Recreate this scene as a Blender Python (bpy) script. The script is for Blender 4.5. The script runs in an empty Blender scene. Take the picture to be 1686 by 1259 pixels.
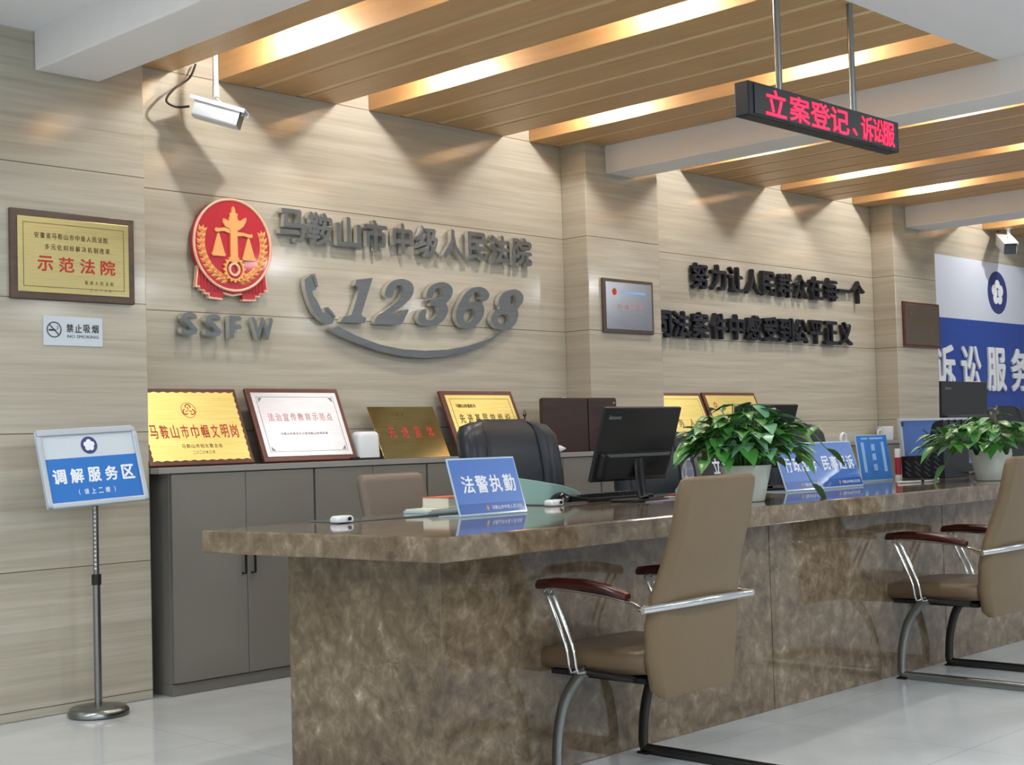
import bpy, math, random
from mathutils import Matrix, Vector
random.seed(11)
S = bpy.context.scene
COL = S.collection
W_, H_ = 1686, 1259
# ------------------------------------------------------------------ camera
FPX = 2320.9
YAW, PITCH, ROLL = math.radians(43.9747), math.radians(2.4059), math.radians(-1.6453)
CAM = Vector((0.0, 0.0, 1.15))
_f = Vector((math.cos(YAW) * math.cos(PITCH), math.sin(YAW) * math.cos(PITCH), math.sin(PITCH)))
_r0 = Vector((math.sin(YAW), -math.cos(YAW), 0))
_u0 = _r0.cross(_f)
_r = math.cos(ROLL) * _r0 + math.sin(ROLL) * _u0
_u = -math.sin(ROLL) * _r0 + math.cos(ROLL) * _u0
cd = bpy.data.cameras.new('camera')
cd.sensor_fit = 'HORIZONTAL'; cd.sensor_width = 36.0; cd.lens = FPX / W_ * 36.0
cd.clip_start = 0.05; cd.clip_end = 100
cam = bpy.data.objects.new('camera', cd); COL.objects.link(cam)
cam.matrix_world = Matrix(((_r.x, _u.x, -_f.x, CAM.x), (_r.y, _u.y, -_f.y, CAM.y), (_r.z, _u.z, -_f.z, CAM.z), (0, 0, 0, 1)))
S.camera = cam
# ------------------------------------------------------------------ exposure, world
S.view_settings.view_transform = 'Standard'; S.view_settings.look = 'None'
S.view_settings.gamma = 1.0; S.view_settings.use_curve_mapping = False
S.view_settings.exposure = 0.5
wd = bpy.data.worlds.new('world'); S.world = wd; wd.use_nodes = True
wd.node_tree.nodes['Background'].inputs[0].default_value = (0.75, 0.85, 1.0, 1)
wd.node_tree.nodes['Background'].inputs[1].default_value = 0.35
PANEL_W = 34.0      # watts of one unseen ceiling light panel of the hall
SPOT_W = 27.0       # watts of one bulb between the slats

def ray(x, y):
    return _f + _r * ((x - W_ / 2) / FPX) - _u * ((y - H_ / 2) / FPX)
def onY(x, y, Y):
    d = ray(x, y); return CAM + d * (Y / d.y)
def onX(x, y, X):
    d = ray(x, y); return CAM + d * (X / d.x)
def onZ(x, y, Z):
    d = ray(x, y); return CAM + d * ((Z - CAM.z) / d.z)

# ------------------------------------------------------------------ materials
def lin(h):
    h = h.lstrip('#'); c = [int(h[i:i + 2], 16) / 255 for i in (0, 2, 4)]
    return tuple(((x / 12.92) if x <= 0.04045 else ((x + 0.055) / 1.055) ** 2.4) for x in c) + (1.0,)
MATS = {}
def mat(name, color, rough=0.5, metal=0.0, spec=0.5, coat=0.0, emis=None, estr=0.0, trans=0.0, ior=1.45, alpha=1.0, noise=0.0, nscale=8.0):
    m = bpy.data.materials.new(name); m.use_nodes = True
    nt = m.node_tree; b = nt.nodes['Principled BSDF']
    c = lin(color) if isinstance(color, str) else color
    b.inputs['Base Color'].default_value = c
    b.inputs['Roughness'].default_value = rough; b.inputs['Metallic'].default_value = metal
    b.inputs['Specular IOR Level'].default_value = spec; b.inputs['Coat Weight'].default_value = coat
    b.inputs['Coat Roughness'].default_value = 0.05
    b.inputs['Transmission Weight'].default_value = trans; b.inputs['IOR'].default_value = ior
    if emis:
        b.inputs['Emission Color'].default_value = lin(emis); b.inputs['Emission Strength'].default_value = estr
    # every material carries a little procedural variation
    tc = nt.nodes.new('ShaderNodeTexCoord'); n = nt.nodes.new('ShaderNodeTexNoise')
    n.inputs['Scale'].default_value = nscale; n.inputs['Detail'].default_value = 4
    nt.links.new(tc.outputs['Object'], n.inputs['Vector'])
    mx = nt.nodes.new('ShaderNodeMix'); mx.data_type = 'RGBA'; mx.blend_type = 'MIX'
    k = noise
    mx.inputs[6].default_value = (c[0] * (1 - k), c[1] * (1 - k), c[2] * (1 - k), 1)
    mx.inputs[7].default_value = (min(1, c[0] * (1 + k)), min(1, c[1] * (1 + k)), min(1, c[2] * (1 + k)), 1)
    nt.links.new(n.outputs['Fac'], mx.inputs[0]); nt.links.new(mx.outputs[2], b.inputs['Base Color'])
    MATS[name] = m
    return m
def N(nt, t, **kw):
    n = nt.nodes.new(t)
    for k, v in kw.items(): setattr(n, k, v)
    return n
def ramp(nt, stops):
    r = nt.nodes.new('ShaderNodeValToRGB'); e = r.color_ramp.elements
    while len(e) > 1: e.remove(e[-1])
    e[0].position = stops[0][0]; e[0].color = stops[0][1]
    for p, c in stops[1:]:
        x = e.new(p); x.color = c
    return r

def wall_tile(name, axis_seams=True):
    m = bpy.data.materials.new(name); m.use_nodes = True; nt = m.node_tree; L = nt.links.new
    b = nt.nodes['Principled BSDF']; b.inputs['Roughness'].default_value = 0.11; b.inputs['Specular IOR Level'].default_value = 0.42
    g = N(nt, 'ShaderNodeNewGeometry')
    mp = N(nt, 'ShaderNodeMapping'); mp.inputs['Scale'].default_value = (0.5, 0.5, 13.0)
    L(g.outputs['Position'], mp.inputs['Vector'])
    n1 = N(nt, 'ShaderNodeTexNoise'); n1.inputs['Scale'].default_value = 1.6; n1.inputs['Detail'].default_value = 7; n1.inputs['Roughness'].default_value = 0.62; n1.inputs['Distortion'].default_value = 0.35
    L(mp.outputs['Vector'], n1.inputs['Vector'])
    mp2 = N(nt, 'ShaderNodeMapping'); mp2.inputs['Scale'].default_value = (1.2, 1.2, 60.0)
    L(g.outputs['Position'], mp2.inputs['Vector'])
    n2 = N(nt, 'ShaderNodeTexNoise'); n2.inputs['Scale'].default_value = 1.5; n2.inputs['Detail'].default_value = 3
    L(mp2.outputs['Vector'], n2.inputs['Vector'])
    ad = N(nt, 'ShaderNodeMath', operation='MULTIPLY_ADD'); ad.inputs[1].default_value = 0.35
    L(n2.outputs['Fac'], ad.inputs[0]); L(n1.outputs['Fac'], ad.inputs[2])
    r = ramp(nt, [(0.45, lin('#a49d8c')), (0.66, lin('#b0aa9a')), (0.88, lin('#bcb7a9'))])
    L(ad.outputs[0], r.inputs[0])
    # tile joints every 0.602 m
    sp = N(nt, 'ShaderNodeSeparateXYZ'); L(g.outputs['Position'], sp.inputs[0])
    a = N(nt, 'ShaderNodeMath', operation='SUBTRACT'); a.inputs[1].default_value = 1.846 - 3 * 0.602
    L(sp.outputs['Z'], a.inputs[0])
    md = N(nt, 'ShaderNodeMath', operation='FLOORED_MODULO'); md.inputs[1].default_value = 0.602
    L(a.outputs[0], md.inputs[0])
    lt = N(nt, 'ShaderNodeMath', operation='LESS_THAN'); lt.inputs[1].default_value = 0.0045
    L(md.outputs[0], lt.inputs[0])
    mx = N(nt, 'ShaderNodeMix'); mx.data_type = 'RGBA'; mx.inputs[7].default_value = lin('#6b5f4a')
    L(lt.outputs[0], mx.inputs[0]); L(r.outputs[0], mx.inputs[6]); L(mx.outputs[2], b.inputs['Base Color'])
    MATS[name] = m
wall_tile('wall_tile')

def counter_stone():
    m = bpy.data.materials.new('brown_marble'); m.use_nodes = True; nt = m.node_tree; L = nt.links.new
    b = nt.nodes['Principled BSDF']; b.inputs['Roughness'].default_value = 0.06; b.inputs['Specular IOR Level'].default_value = 0.5
    g = N(nt, 'ShaderNodeNewGeometry')
    n0 = N(nt, 'ShaderNodeTexNoise'); n0.inputs['Scale'].default_value = 3.4; n0.inputs['Detail'].default_value = 8; n0.inputs['Distortion'].default_value = 0.2
    L(g.outputs['Position'], n0.inputs['Vector'])
    n1 = N(nt, 'ShaderNodeTexNoise'); n1.inputs['Scale'].default_value = 16; n1.inputs['Detail'].default_value = 10; n1.inputs['Roughness'].default_value = 0.66; n1.inputs['Distortion'].default_value = 0.35
    L(g.outputs['Position'], n1.inputs['Vector'])
    ad = N(nt, 'ShaderNodeMath', operation='MULTIPLY_ADD'); ad.inputs[1].default_value = 0.45
    L(n0.outputs['Fac'], ad.inputs[0]); L(n1.outputs['Fac'], ad.inputs[2])
    r = ramp(nt, [(0.5, lin('#504237')), (0.64, lin('#655645')), (0.76, lin('#756652')), (0.9, lin('#8c7d69')), (1.0, lin('#bcb2a1'))])
    L(ad.outputs[0], r.inputs[0])
    # pale broken veins
    v = N(nt, 'ShaderNodeTexVoronoi'); v.feature = 'DISTANCE_TO_EDGE'; v.inputs['Scale'].default_value = 9.0
    mp = N(nt, 'ShaderNodeMix'); mp.data_type = 'RGBA'; mp.inputs[0].default_value = 0.16
    L(g.outputs['Position'], mp.inputs[6]); L(n1.outputs['Color'], mp.inputs[7]); L(mp.outputs[2], v.inputs['Vector'])
    r2 = ramp(nt, [(0.0, (1, 1, 1, 1)), (0.035, (0, 0, 0, 1))]); L(v.outputs['Distance'], r2.inputs[0])
    ms = N(nt, 'ShaderNodeTexNoise'); ms.inputs['Scale'].default_value = 5.0; L(g.outputs['Position'], ms.inputs['Vector'])
    r3 = ramp(nt, [(0.55, (0, 0, 0, 1)), (0.75, (0.55, 0.55, 0.55, 1))]); L(ms.outputs['Fac'], r3.inputs[0])
    mu = N(nt, 'ShaderNodeMath', operation='MULTIPLY'); L(r2.outputs[0], mu.inputs[0]); L(r3.outputs[0], mu.inputs[1])
    mx = N(nt, 'ShaderNodeMix'); mx.data_type = 'RGBA'; mx.inputs[7].default_value = lin('#ada38e')
    L(mu.outputs[0], mx.inputs[0]); L(r.outputs[0], mx.inputs[6]); L(mx.outputs[2], b.inputs['Base Color'])
    MATS['brown_marble'] = m
counter_stone()

def floor_tile():
    m = bpy.data.materials.new('floor_tile'); m.use_nodes = True; nt = m.node_tree; L = nt.links.new
    b = nt.nodes['Principled BSDF']; b.inputs['Roughness'].default_value = 0.13; b.inputs['Specular IOR Level'].default_value = 0.5
    g = N(nt, 'ShaderNodeNewGeometry')
    n1 = N(nt, 'ShaderNodeTexNoise'); n1.inputs['Scale'].default_value = 1.3; n1.inputs['Detail'].default_value = 6; n1.inputs['Distortion'].default_value = 1.0
    L(g.outputs['Position'], n1.inputs['Vector'])
    r = ramp(nt, [(0.35, lin('#b7bbba')), (0.65, lin('#c8cccc'))]); L(n1.outputs['Fac'], r.inputs[0])
    br = N(nt, 'ShaderNodeTexBrick'); br.offset = 0.0
    br.inputs['Scale'].default_value = 1.0; br.inputs['Mortar Size'].default_value = 0.0018; br.inputs['Brick Width'].default_value = 0.8; br.inputs['Row Height'].default_value = 0.8
    br.inputs['Color1'].default_value = (1, 1, 1, 1); br.inputs['Color2'].default_value = (1, 1, 1, 1); br.inputs['Mortar'].default_value = (0.7, 0.7, 0.68, 1)
    L(g.outputs['Position'], br.inputs['Vector'])
    mx = N(nt, 'ShaderNodeMix'); mx.data_type = 'RGBA'; mx.blend_type = 'MULTIPLY'; mx.inputs[0].default_value = 1
    L(r.outputs[0], mx.inputs[6]); L(br.outputs['Color'], mx.inputs[7]); L(mx.outputs[2], b.inputs['Base Color'])
    MATS['floor_tile'] = m
floor_tile()

def wood(name, c0, c1, rough=0.45, sc=(14, 1.2, 14)):
    m = bpy.data.materials.new(name); m.use_nodes = True; nt = m.node_tree; L = nt.links.new
    b = nt.nodes['Principled BSDF']; b.inputs['Roughness'].default_value = rough
    tc = N(nt, 'ShaderNodeTexCoord'); mp = N(nt, 'ShaderNodeMapping'); mp.inputs['Scale'].default_value = sc
    L(tc.outputs['Object'], mp.inputs['Vector'])
    n1 = N(nt, 'ShaderNodeTexNoise'); n1.inputs['Scale'].default_value = 2.0; n1.inputs['Detail'].default_value = 6; n1.inputs['Distortion'].default_value = 0.6
    L(mp.outputs['Vector'], n1.inputs['Vector'])
    r = ramp(nt, [(0.35, lin(c0)), (0.65, lin(c1))]); L(n1.outputs['Fac'], r.inputs[0]); L(r.outputs[0], b.inputs['Base Color'])
    MATS[name] = m
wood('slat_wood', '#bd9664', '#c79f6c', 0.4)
wood('lit_groove_wood', '#dcc096', '#e4caa2', 0.5)  # paler than the slats: light on their sides is put into this colour
wood('plaque_wood', '#4c241c', '#5e2e22', 0.35, (3, 12, 12))
wood('plaque_wood_dark', '#4a3a30', '#57463a', 0.4, (3, 12, 12))
wood('arm_wood', '#2f0f0c', '#45160f', 0.25, (10, 2, 10))
wood('brown_case', '#2c1a14', '#3a231b', 0.35, (2, 12, 12))

def brushed(name, c0, c1, rough=0.28, sc=(2, 2, 90)):
    m = bpy.data.materials.new(name); m.use_nodes = True; nt = m.node_tree; L = nt.links.new
    b = nt.nodes['Principled BSDF']; b.inputs['Roughness'].default_value = rough; b.inputs['Metallic'].default_value = 0.85
    tc = N(nt, 'ShaderNodeTexCoord'); mp = N(nt, 'ShaderNodeMapping'); mp.inputs['Scale'].default_value = sc
    L(tc.outputs['Object'], mp.inputs['Vector'])
    n1 = N(nt, 'ShaderNodeTexNoise'); n1.inputs['Scale'].default_value = 3.0; n1.inputs['Detail'].default_value = 3
    L(mp.outputs['Vector'], n1.inputs['Vector'])
    r = ramp(nt, [(0.3, lin(c0)), (0.7, lin(c1))]); L(n1.outputs['Fac'], r.inputs[0]); L(r.outputs[0], b.inputs['Base Color'])
    MATS[name] = m
brushed('gold_sheet', '#d8c878', '#e6d88e', 0.38)
brushed('pale_gold_sheet', '#b9ab72', '#cabd86', 0.3)
brushed('bronze_sheet', '#948557', '#a6976a', 0.1)
brushed('silver_sheet', '#d3d7e0', '#e2e5ec', 0.35)
brushed('grey_sheet', '#8f8f94', '#9d9da2', 0.2)
brushed('brown_sheet', '#81715f', '#8d7d6b', 0.2)
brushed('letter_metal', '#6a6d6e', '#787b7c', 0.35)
brushed('letter_metal_dark', '#3c3c42', '#4a4a50', 0.25)

mat('white_paint', '#eaeaed', 0.6, noise=0.015)
mat('beam_paint', '#eceae9', 0.6, noise=0.02)
mat('upper_ceiling', '#b9a58a', 0.7, noise=0.03)
mat('cabinet_grey', '#77746d', 0.45, noise=0.03, nscale=3)
mat('cabinet_edge', '#8f8d88', 0.4, noise=0.02)
mat('handle_black', '#1c1b1b', 0.35, 0.3)
mat('chrome', '#d0d2d2', 0.12, 1.0)
mat('satin_steel', '#8c908e', 0.28, 1.0, noise=0.05)
mat('dark_steel', '#4b4a48', 0.35, 0.9, noise=0.05)
mat('tan_leather', '#6b5a42', 0.42, noise=0.05, nscale=20)
mat('tan_leather_dark', '#63513c', 0.4, noise=0.06, nscale=20)
mat('taupe_leather', '#6f6255', 0.45, noise=0.05, nscale=20)
mat('black_leather', '#1c232b', 0.38, noise=0.08, nscale=25)
mat('black_plastic', '#17191a', 0.4, noise=0.04)
mat('black_gloss', '#121414', 0.15)
mat('navy_plastic', '#10131c', 0.4, noise=0.04)
mat('grey_print', '#7d8383', 0.5)
mat('white_plastic', '#dfe3e6', 0.35, noise=0.02)
mat('camera_white', '#d9dee4', 0.4, noise=0.02)
mat('cable_grey', '#3a322b', 0.5)
mat('cable_white', '#cfccc6', 0.5)
mat('sign_frame', '#b9c3cc', 0.3, 0.35, noise=0.02)
mat('sign_white', '#c5d0d8', 0.4)
mat('sign_blue', '#1f6fc0', 0.4, noise=0.03)
mat('print_white', '#e6ecf2', 0.5)
mat('print_pale_blue', '#8fb6e6', 0.5)
mat('print_red', '#b52f20', 0.5)
mat('print_faded_red', '#c98f92', 0.5)
mat('print_brown', '#5f4a24', 0.5)
mat('print_dark', '#3f3a34', 0.5)
mat('print_navy', '#323c78', 0.5)
mat('emblem_red', '#b3182a', 0.3, coat=0.3, noise=0.04)
mat('emblem_gold', '#e9a765', 0.35, noise=0.06, nscale=30)
mat('emblem_gold_edge', '#f2bfa0', 0.35)
mat('acrylic_blue', '#4a74bf', 0.3, coat=0.15, noise=0.1, nscale=5)
mat('acrylic_edge', '#b5cfe2', 0.1, coat=0.5)
mat('footer_blue', '#2f5aa6', 0.3, coat=0.15)
mat('orange_print', '#c79550', 0.5)
mat('poster_white', '#ccd6e6', 0.35, noise=0.02)
mat('poster_blue', '#27489f', 0.35, noise=0.05)
mat('leaf_green', '#3f7a33', 0.32, noise=0.35, nscale=9)
mat('leaf_pale', '#6f9f7c', 0.3, noise=0.3, nscale=12)
mat('stem_green', '#4d7a3c', 0.5)
mat('pot_white', '#c9cfc4', 0.35, noise=0.03)
mat('soil', '#2c2219', 0.9, noise=0.3, nscale=40)
mat('paper', '#dcdacb', 0.7, noise=0.03)
mat('paper_tint', '#b6cbcb', 0.6, noise=0.04)
mat('cover_orange', '#c2683f', 0.5, noise=0.05)
mat('mint_plastic', '#9fc4bc', 0.4, noise=0.03)
mat('mat_grey', '#6a6a68', 0.06, coat=0.6, noise=0.05)
mat('purple_paper', '#8f7e92', 0.6)
mat('red_paper', '#9c4a3c', 0.6)
mat('mask_blue', '#86b9e6', 0.7, noise=0.05)
mat('led_case', '#1a1c20', 0.4)
mat('led_face', '#26292f', 0.35)
mat('led_red', '#ff2a4d', 0.5, emis='#ff1c3f', estr=1.6)
mat('bulb_glow', '#fff2d0', 0.5, emis='#fff0cc', estr=30.0)
mat('panel_glow', '#ffffff', 0.5, emis='#f4f8ff', estr=3.0)
mat('glue_red', '#a1253a', 0.4)
mat('label_white', '#d8d8d8', 0.5)
mat('board_blue', '#3d64a8', 0.35, noise=0.04)
mat('lens_dark', '#23282c', 0.1, coat=0.5)
mat('dark_rubber', '#131313', 0.7)
m = mat('clear_plastic', '#dfe4f2', 0.08, trans=0.85, ior=1.33)
mat('cap_lilac', '#a9aed6', 0.4)
mat('hole_dark', '#0b0c10', 0.7)
mat('slot_light', '#44505f', 0.35)

# ------------------------------------------------------------------ mesh helpers
class MB:
    def __init__(s): s.v = []; s.f = []
    def add(s, vs, fs, M=None):
        o = len(s.v)
        for p in vs:
            p = Vector(p)
            s.v.append(tuple(M @ p) if M is not None else tuple(p))
        s.f += [tuple(o + i for i in f) for f in fs]
        return s
    def box(s, x0, x1, y0, y1, z0, z1, M=None):
        vs = [(x0, y0, z0), (x1, y0, z0), (x1, y1, z0), (x0, y1, z0), (x0, y0, z1), (x1, y0, z1), (x1, y1, z1), (x0, y1, z1)]
        return s.add(vs, [(0, 3, 2, 1), (4, 5, 6, 7), (0, 1, 5, 4), (1, 2, 6, 5), (2, 3, 7, 6), (3, 0, 4, 7)], M)
    def prism(s, poly, w0, w1, M=None):
        n = len(poly)
        vs = [(x, y, w0) for x, y in poly] + [(x, y, w1) for x, y in poly]
        fs = [tuple(range(n - 1, -1, -1)), tuple(range(n, 2 * n))] + [(i, (i + 1) % n, n + (i + 1) % n, n + i) for i in range(n)]
        return s.add(vs, fs, M)
    def loft(s, rings, M=None, caps=True, closed=False):
        n = len(rings[0]); vs = [p for r in rings for p in r]; fs = []
        m = len(rings)
        for k in range(m if closed else m - 1):
            a, b = k * n, ((k + 1) % m) * n
            for i in range(n):
                fs.append((a + i, a + (i + 1) % n, b + (i + 1) % n, b + i))
        if caps and not closed:
            fs.append(tuple(range(n - 1, -1, -1))); fs.append(tuple(range((m - 1) * n, m * n)))
        return s.add(vs, fs, M)
    def tube(s, path, r, n=10, M=None, up=(0, 0, 1), closed=False):
        pts = [Vector(p) for p in path]; m = len(pts); rings = []
        prev = None
        for i, p in enumerate(pts):
            if closed: t = pts[(i + 1) % m] - pts[i - 1]
            else: t = pts[min(i + 1, m - 1)] - pts[max(i - 1, 0)]
            t.normalize()
            ref = Vector(up) if prev is None else prev
            if abs(ref.dot(t)) > 0.98: ref = Vector((1, 0, 0)) if abs(t.x) < 0.9 else Vector((0, 1, 0))
            a = ref - t * ref.dot(t); a.normalize(); b = t.cross(a); prev = a
            rr = r[i] if isinstance(r, list) else r
            ra, rb = rr if isinstance(rr, tuple) else (rr, rr)
            rings.append([p + a * (ra * math.cos(q)) + b * (rb * math.sin(q)) for q in [2 * math.pi * k / n for k in range(n)]])
        return s.loft(rings, M, closed=closed)
    def lathe(s, prof, n=24, M=None):
        rings = [[(r * math.cos(2 * math.pi * k / n), r * math.sin(2 * math.pi * k / n), z) for k in range(n)] for r, z in prof]
        return s.loft(rings, M)
    def disc(s, r, w0, w1, n=40, M=None, rx=None):
        return s.prism([((rx or r) * math.cos(2 * math.pi * k / n), r * math.sin(2 * math.pi * k / n)) for k in range(n)], w0, w1, M)
    def shape(s, loops, w0, w1, M=None, bevel=0.0):
        """outline loops (holes found automatically) extruded from w0 to w1"""
        c = bpy.data.curves.new('tmp', 'CURVE'); c.dimensions = '2D'; c.fill_mode = 'BOTH'
        c.extrude = (w1 - w0) / 2
        for lp in loops:
            sp = c.splines.new('POLY'); sp.points.add(len(lp) - 1); sp.use_cyclic_u = True
            for q, (x, y) in zip(sp.points, lp): q.co = (x, y, 0, 1)
        s._curve(c, Matrix.Translation((0, 0, (w0 + w1) / 2)), M)
        return s
    def _curve(s, c, T, M):
        o = bpy.data.objects.new('tmp', c); COL.objects.link(o)
        dg = bpy.context.evaluated_depsgraph_get()
        me = o.evaluated_get(dg).to_mesh()
        MM = (M @ T) if M is not None else T
        s.add([v.co.copy() for v in me.vertices], [tuple(p.vertices) for p in me.polygons], MM)
        o.evaluated_get(dg).to_mesh_clear()
        bpy.data.objects.remove(o); bpy.data.curves.remove(c)
    def text(s, body, cx, cy, w, h, w0, w1, M=None, bold=0.0, shear=0.0, space=1.0, widths=None):
        """text centred at cx, cy scaled to fill w x h"""
        c = bpy.data.curves.new('tmp', 'FONT'); c.body = body; c.shear = shear
        c.space_character = space; c.resolution_u = 2
        c.extrude = 0.5
        t = MB(); t._curve(c, Matrix(), None)
        if bold:
            v0, f0 = list(t.v), list(t.f)
            for k in range(8):
                a = 2 * math.pi * k / 8; q = bold * (1.0 if k % 2 == 0 else 0.95)
                t.add([(p[0] + q * math.cos(a), p[1] + q * math.sin(a), p[2] + (k + 1) * 0.035) for p in v0], f0)
        xs = [p[0] for p in t.v]; ys = [p[1] for p in t.v]
        x0, x1, y0, y1 = min(xs), max(xs), min(ys), max(ys)
        sx = w / max(1e-6, x1 - x0) if w else h / (y1 - y0)
        sy = h / max(1e-6, y1 - y0) if h else sx
        if body in ('一',): sy = sx
        vs = [((x - (x0 + x1) / 2) * sx + cx, (y - (y0 + y1) / 2) * sy + cy, w0 + (z + 0.5) * (w1 - w0)) for x, y, z in t.v]
        return s.add(vs, t.f, M)
    def build(s, name, m, parent=None, smooth=False, bevel=0.0, seg=2, subsurf=0):
        me = bpy.data.meshes.new(name); me.from_pydata(s.v, [], s.f); me.update()
        o = bpy.data.objects.new(name, me); COL.objects.link(o)
        me.materials.append(MATS[m] if isinstance(m, str) else m)
        if bevel:
            b = o.modifiers.new('edge', 'BEVEL'); b.width = bevel; b.segments = seg; b.limit_method = 'ANGLE'; b.angle_limit = math.radians(40)
        if subsurf:
            q = o.modifiers.new('sub', 'SUBSURF'); q.levels = subsurf; q.render_levels = subsurf
        if smooth:
            for p in me.polygons: p.use_smooth = True
            try: me.set_sharp_from_angle(angle=math.radians(45))
            except Exception: pass
        if parent: attach(o, parent)
        return o
def attach(o, parent):
    """parent o so that its mesh, written in world coordinates, stays where it is"""
    o.parent = parent
    o.matrix_parent_inverse = parent_world(parent).inverted()
def parent_world(p):
    m = p.matrix_basis.copy()
    if p.parent: m = parent_world(p.parent) @ p.matrix_parent_inverse @ m
    return m
def tag(o, label, cat, group=None):
    o['label'] = label; o['category'] = cat
    if group: o['group'] = group
    return o
def thing(name, label, cat, loc, group=None):
    o = bpy.data.objects.new(name, None); COL.objects.link(o); o.empty_display_size = 0.1
    o.location = loc
    return tag(o, label, cat, group)
def struct(o):
    o['kind'] = 'structure'; return o
def frame(o, r, u):
    """local x along r, y along u, z out"""
    r = Vector(r).normalized(); u = Vector(u); u = (u - r * u.dot(r)).normalized(); n = r.cross(u); o = Vector(o)
    return Matrix(((r.x, u.x, n.x, o.x), (r.y, u.y, n.y, o.y), (r.z, u.z, n.z, o.z), (0, 0, 0, 1)))
def wallM(x, y, z): return frame((x, y, z), (1, 0, 0), (0, 0, 1))
def smooth_loop(pts, n=5):
    out = []; m = len(pts)
    for i in range(m):
        p0, p1, p2, p3 = pts[i - 1], pts[i], pts[(i + 1) % m], pts[(i + 2) % m]
        for k in range(n):
            t = k / n
            out.append(tuple(0.5 * (2 * p1[a] + (p2[a] - p0[a]) * t + (2 * p0[a] - 5 * p1[a] + 4 * p2[a] - p3[a]) * t * t + (3 * p1[a] - p0[a] - 3 * p2[a] + p3[a]) * t ** 3) for a in (0, 1)))
    return out
def spline(pts, n=6):
    pts = [Vector(p) for p in pts]; out = []
    m = len(pts)
    for i in range(m - 1):
        p0, p1, p2, p3 = pts[max(i - 1, 0)], pts[i], pts[i + 1], pts[min(i + 2, m - 1)]
        for k in range(n):
            t = k / n
            out.append(0.5 * (2 * p1 + (p2 - p0) * t + (2 * p0 - 5 * p1 + 4 * p2 - p3) * t * t + (3 * p1 - p0 - 3 * p2 + p3) * t ** 3))
    out.append(pts[-1])
    return out
def rrect(w, h, r, n=5, cx=0, cy=0):
    out = []
    for k, (sx, sy) in enumerate(((1, 1), (-1, 1), (-1, -1), (1, -1))):
        for i in range(n + 1):
            a = math.pi / 2 * (k + i / n)
            out.append((cx + sx * (w / 2 - r) + r * math.cos(a), cy + sy * (h / 2 - r) + r * math.sin(a)))
    return out

# ------------------------------------------------------------------ room shell
YC, YW, ZS, ZB = 5.85, 6.06, 3.05, 2.872     # pillar face, recessed wall, slat underside, beam underside
YS = 3.17                                    # where the slats end and the white soffit begins
XL, XR, YB = -4.5, 17.5, -6.5
struct(MB().box(XL, XR, YB, 6.3, -0.1, 0).build('floor', 'floor_tile'))
struct(MB().box(XL - .2, XR + .2, YW, 6.3, 0, 3.6).build('wall_back', 'wall_tile'))
struct(MB().box(XL - .2, XL, YB, YW, 0, 3.6).build('wall_left', 'white_paint'))
struct(MB().box(XR, XR + .2, YB, YW, 0, 3.6).build('wall_right', 'white_paint'))
# the front side of the hall, with a wide shopfront opening that lets daylight in
fw = MB().box(XL - .2, XR + .2, YB - .2, YB, 2.7, 3.6).box(XL - .2, XR + .2, YB - .2, YB, 0, 0.12)
for x in (XL - .2, -1.0, 3.2, 7.4, 11.6, XR - .2): fw.box(x, x + 0.4, YB - .2, YB, 0.12, 2.7)
struct(fw.build('wall_front', 'white_paint'))
struct(MB().box(XL - .2, XR + .2, YS, 6.3, 3.20, 3.3).build('ceiling_upper', 'upper_ceiling'))
struct(MB().box(XL, XR, YB, YS, ZS, 3.35).build('ceiling', 'white_paint'))
struct(MB().box(XL, 3.04, YS, YC, ZS, 3.2).build('ceiling_left', 'white_paint'))
for x0, x1 in ((XL, 3.59), (6.79, 7.533), (10.72, 11.44), (15.0, 15.72)):
    struct(MB().box(x0, x1, YC, YW, 0, 3.2).build('pillar', 'wall_tile', bevel=0.006))
for x0, x1 in ((3.04, 3.36), (6.99, 7.28), (10.93, 11.30), (14.9, 15.2)):
    struct(MB().box(x0, x1, YB, YC, ZB, 3.25).build('beam', 'beam_paint', bevel=0.008))
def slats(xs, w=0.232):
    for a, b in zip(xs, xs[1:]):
        struct(MB().box(a + w + .0005, b - .0005, YS, YW - 0.002, ZS + .005, 3.2).build('ceiling_lit_groove', 'lit_groove_wood'))  # added filler strip, its pale colour stands for the lit slat side
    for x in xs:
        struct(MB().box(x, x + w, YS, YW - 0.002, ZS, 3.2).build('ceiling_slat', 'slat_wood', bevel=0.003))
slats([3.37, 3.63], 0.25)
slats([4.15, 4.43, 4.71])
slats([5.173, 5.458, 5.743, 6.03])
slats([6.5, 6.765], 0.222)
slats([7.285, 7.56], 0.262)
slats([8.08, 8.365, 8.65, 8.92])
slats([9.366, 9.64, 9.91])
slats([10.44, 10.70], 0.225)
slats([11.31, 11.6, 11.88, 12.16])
slats([12.83, 13.1, 13.38, 13.66, 13.95, 14.22, 14.5])

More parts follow.
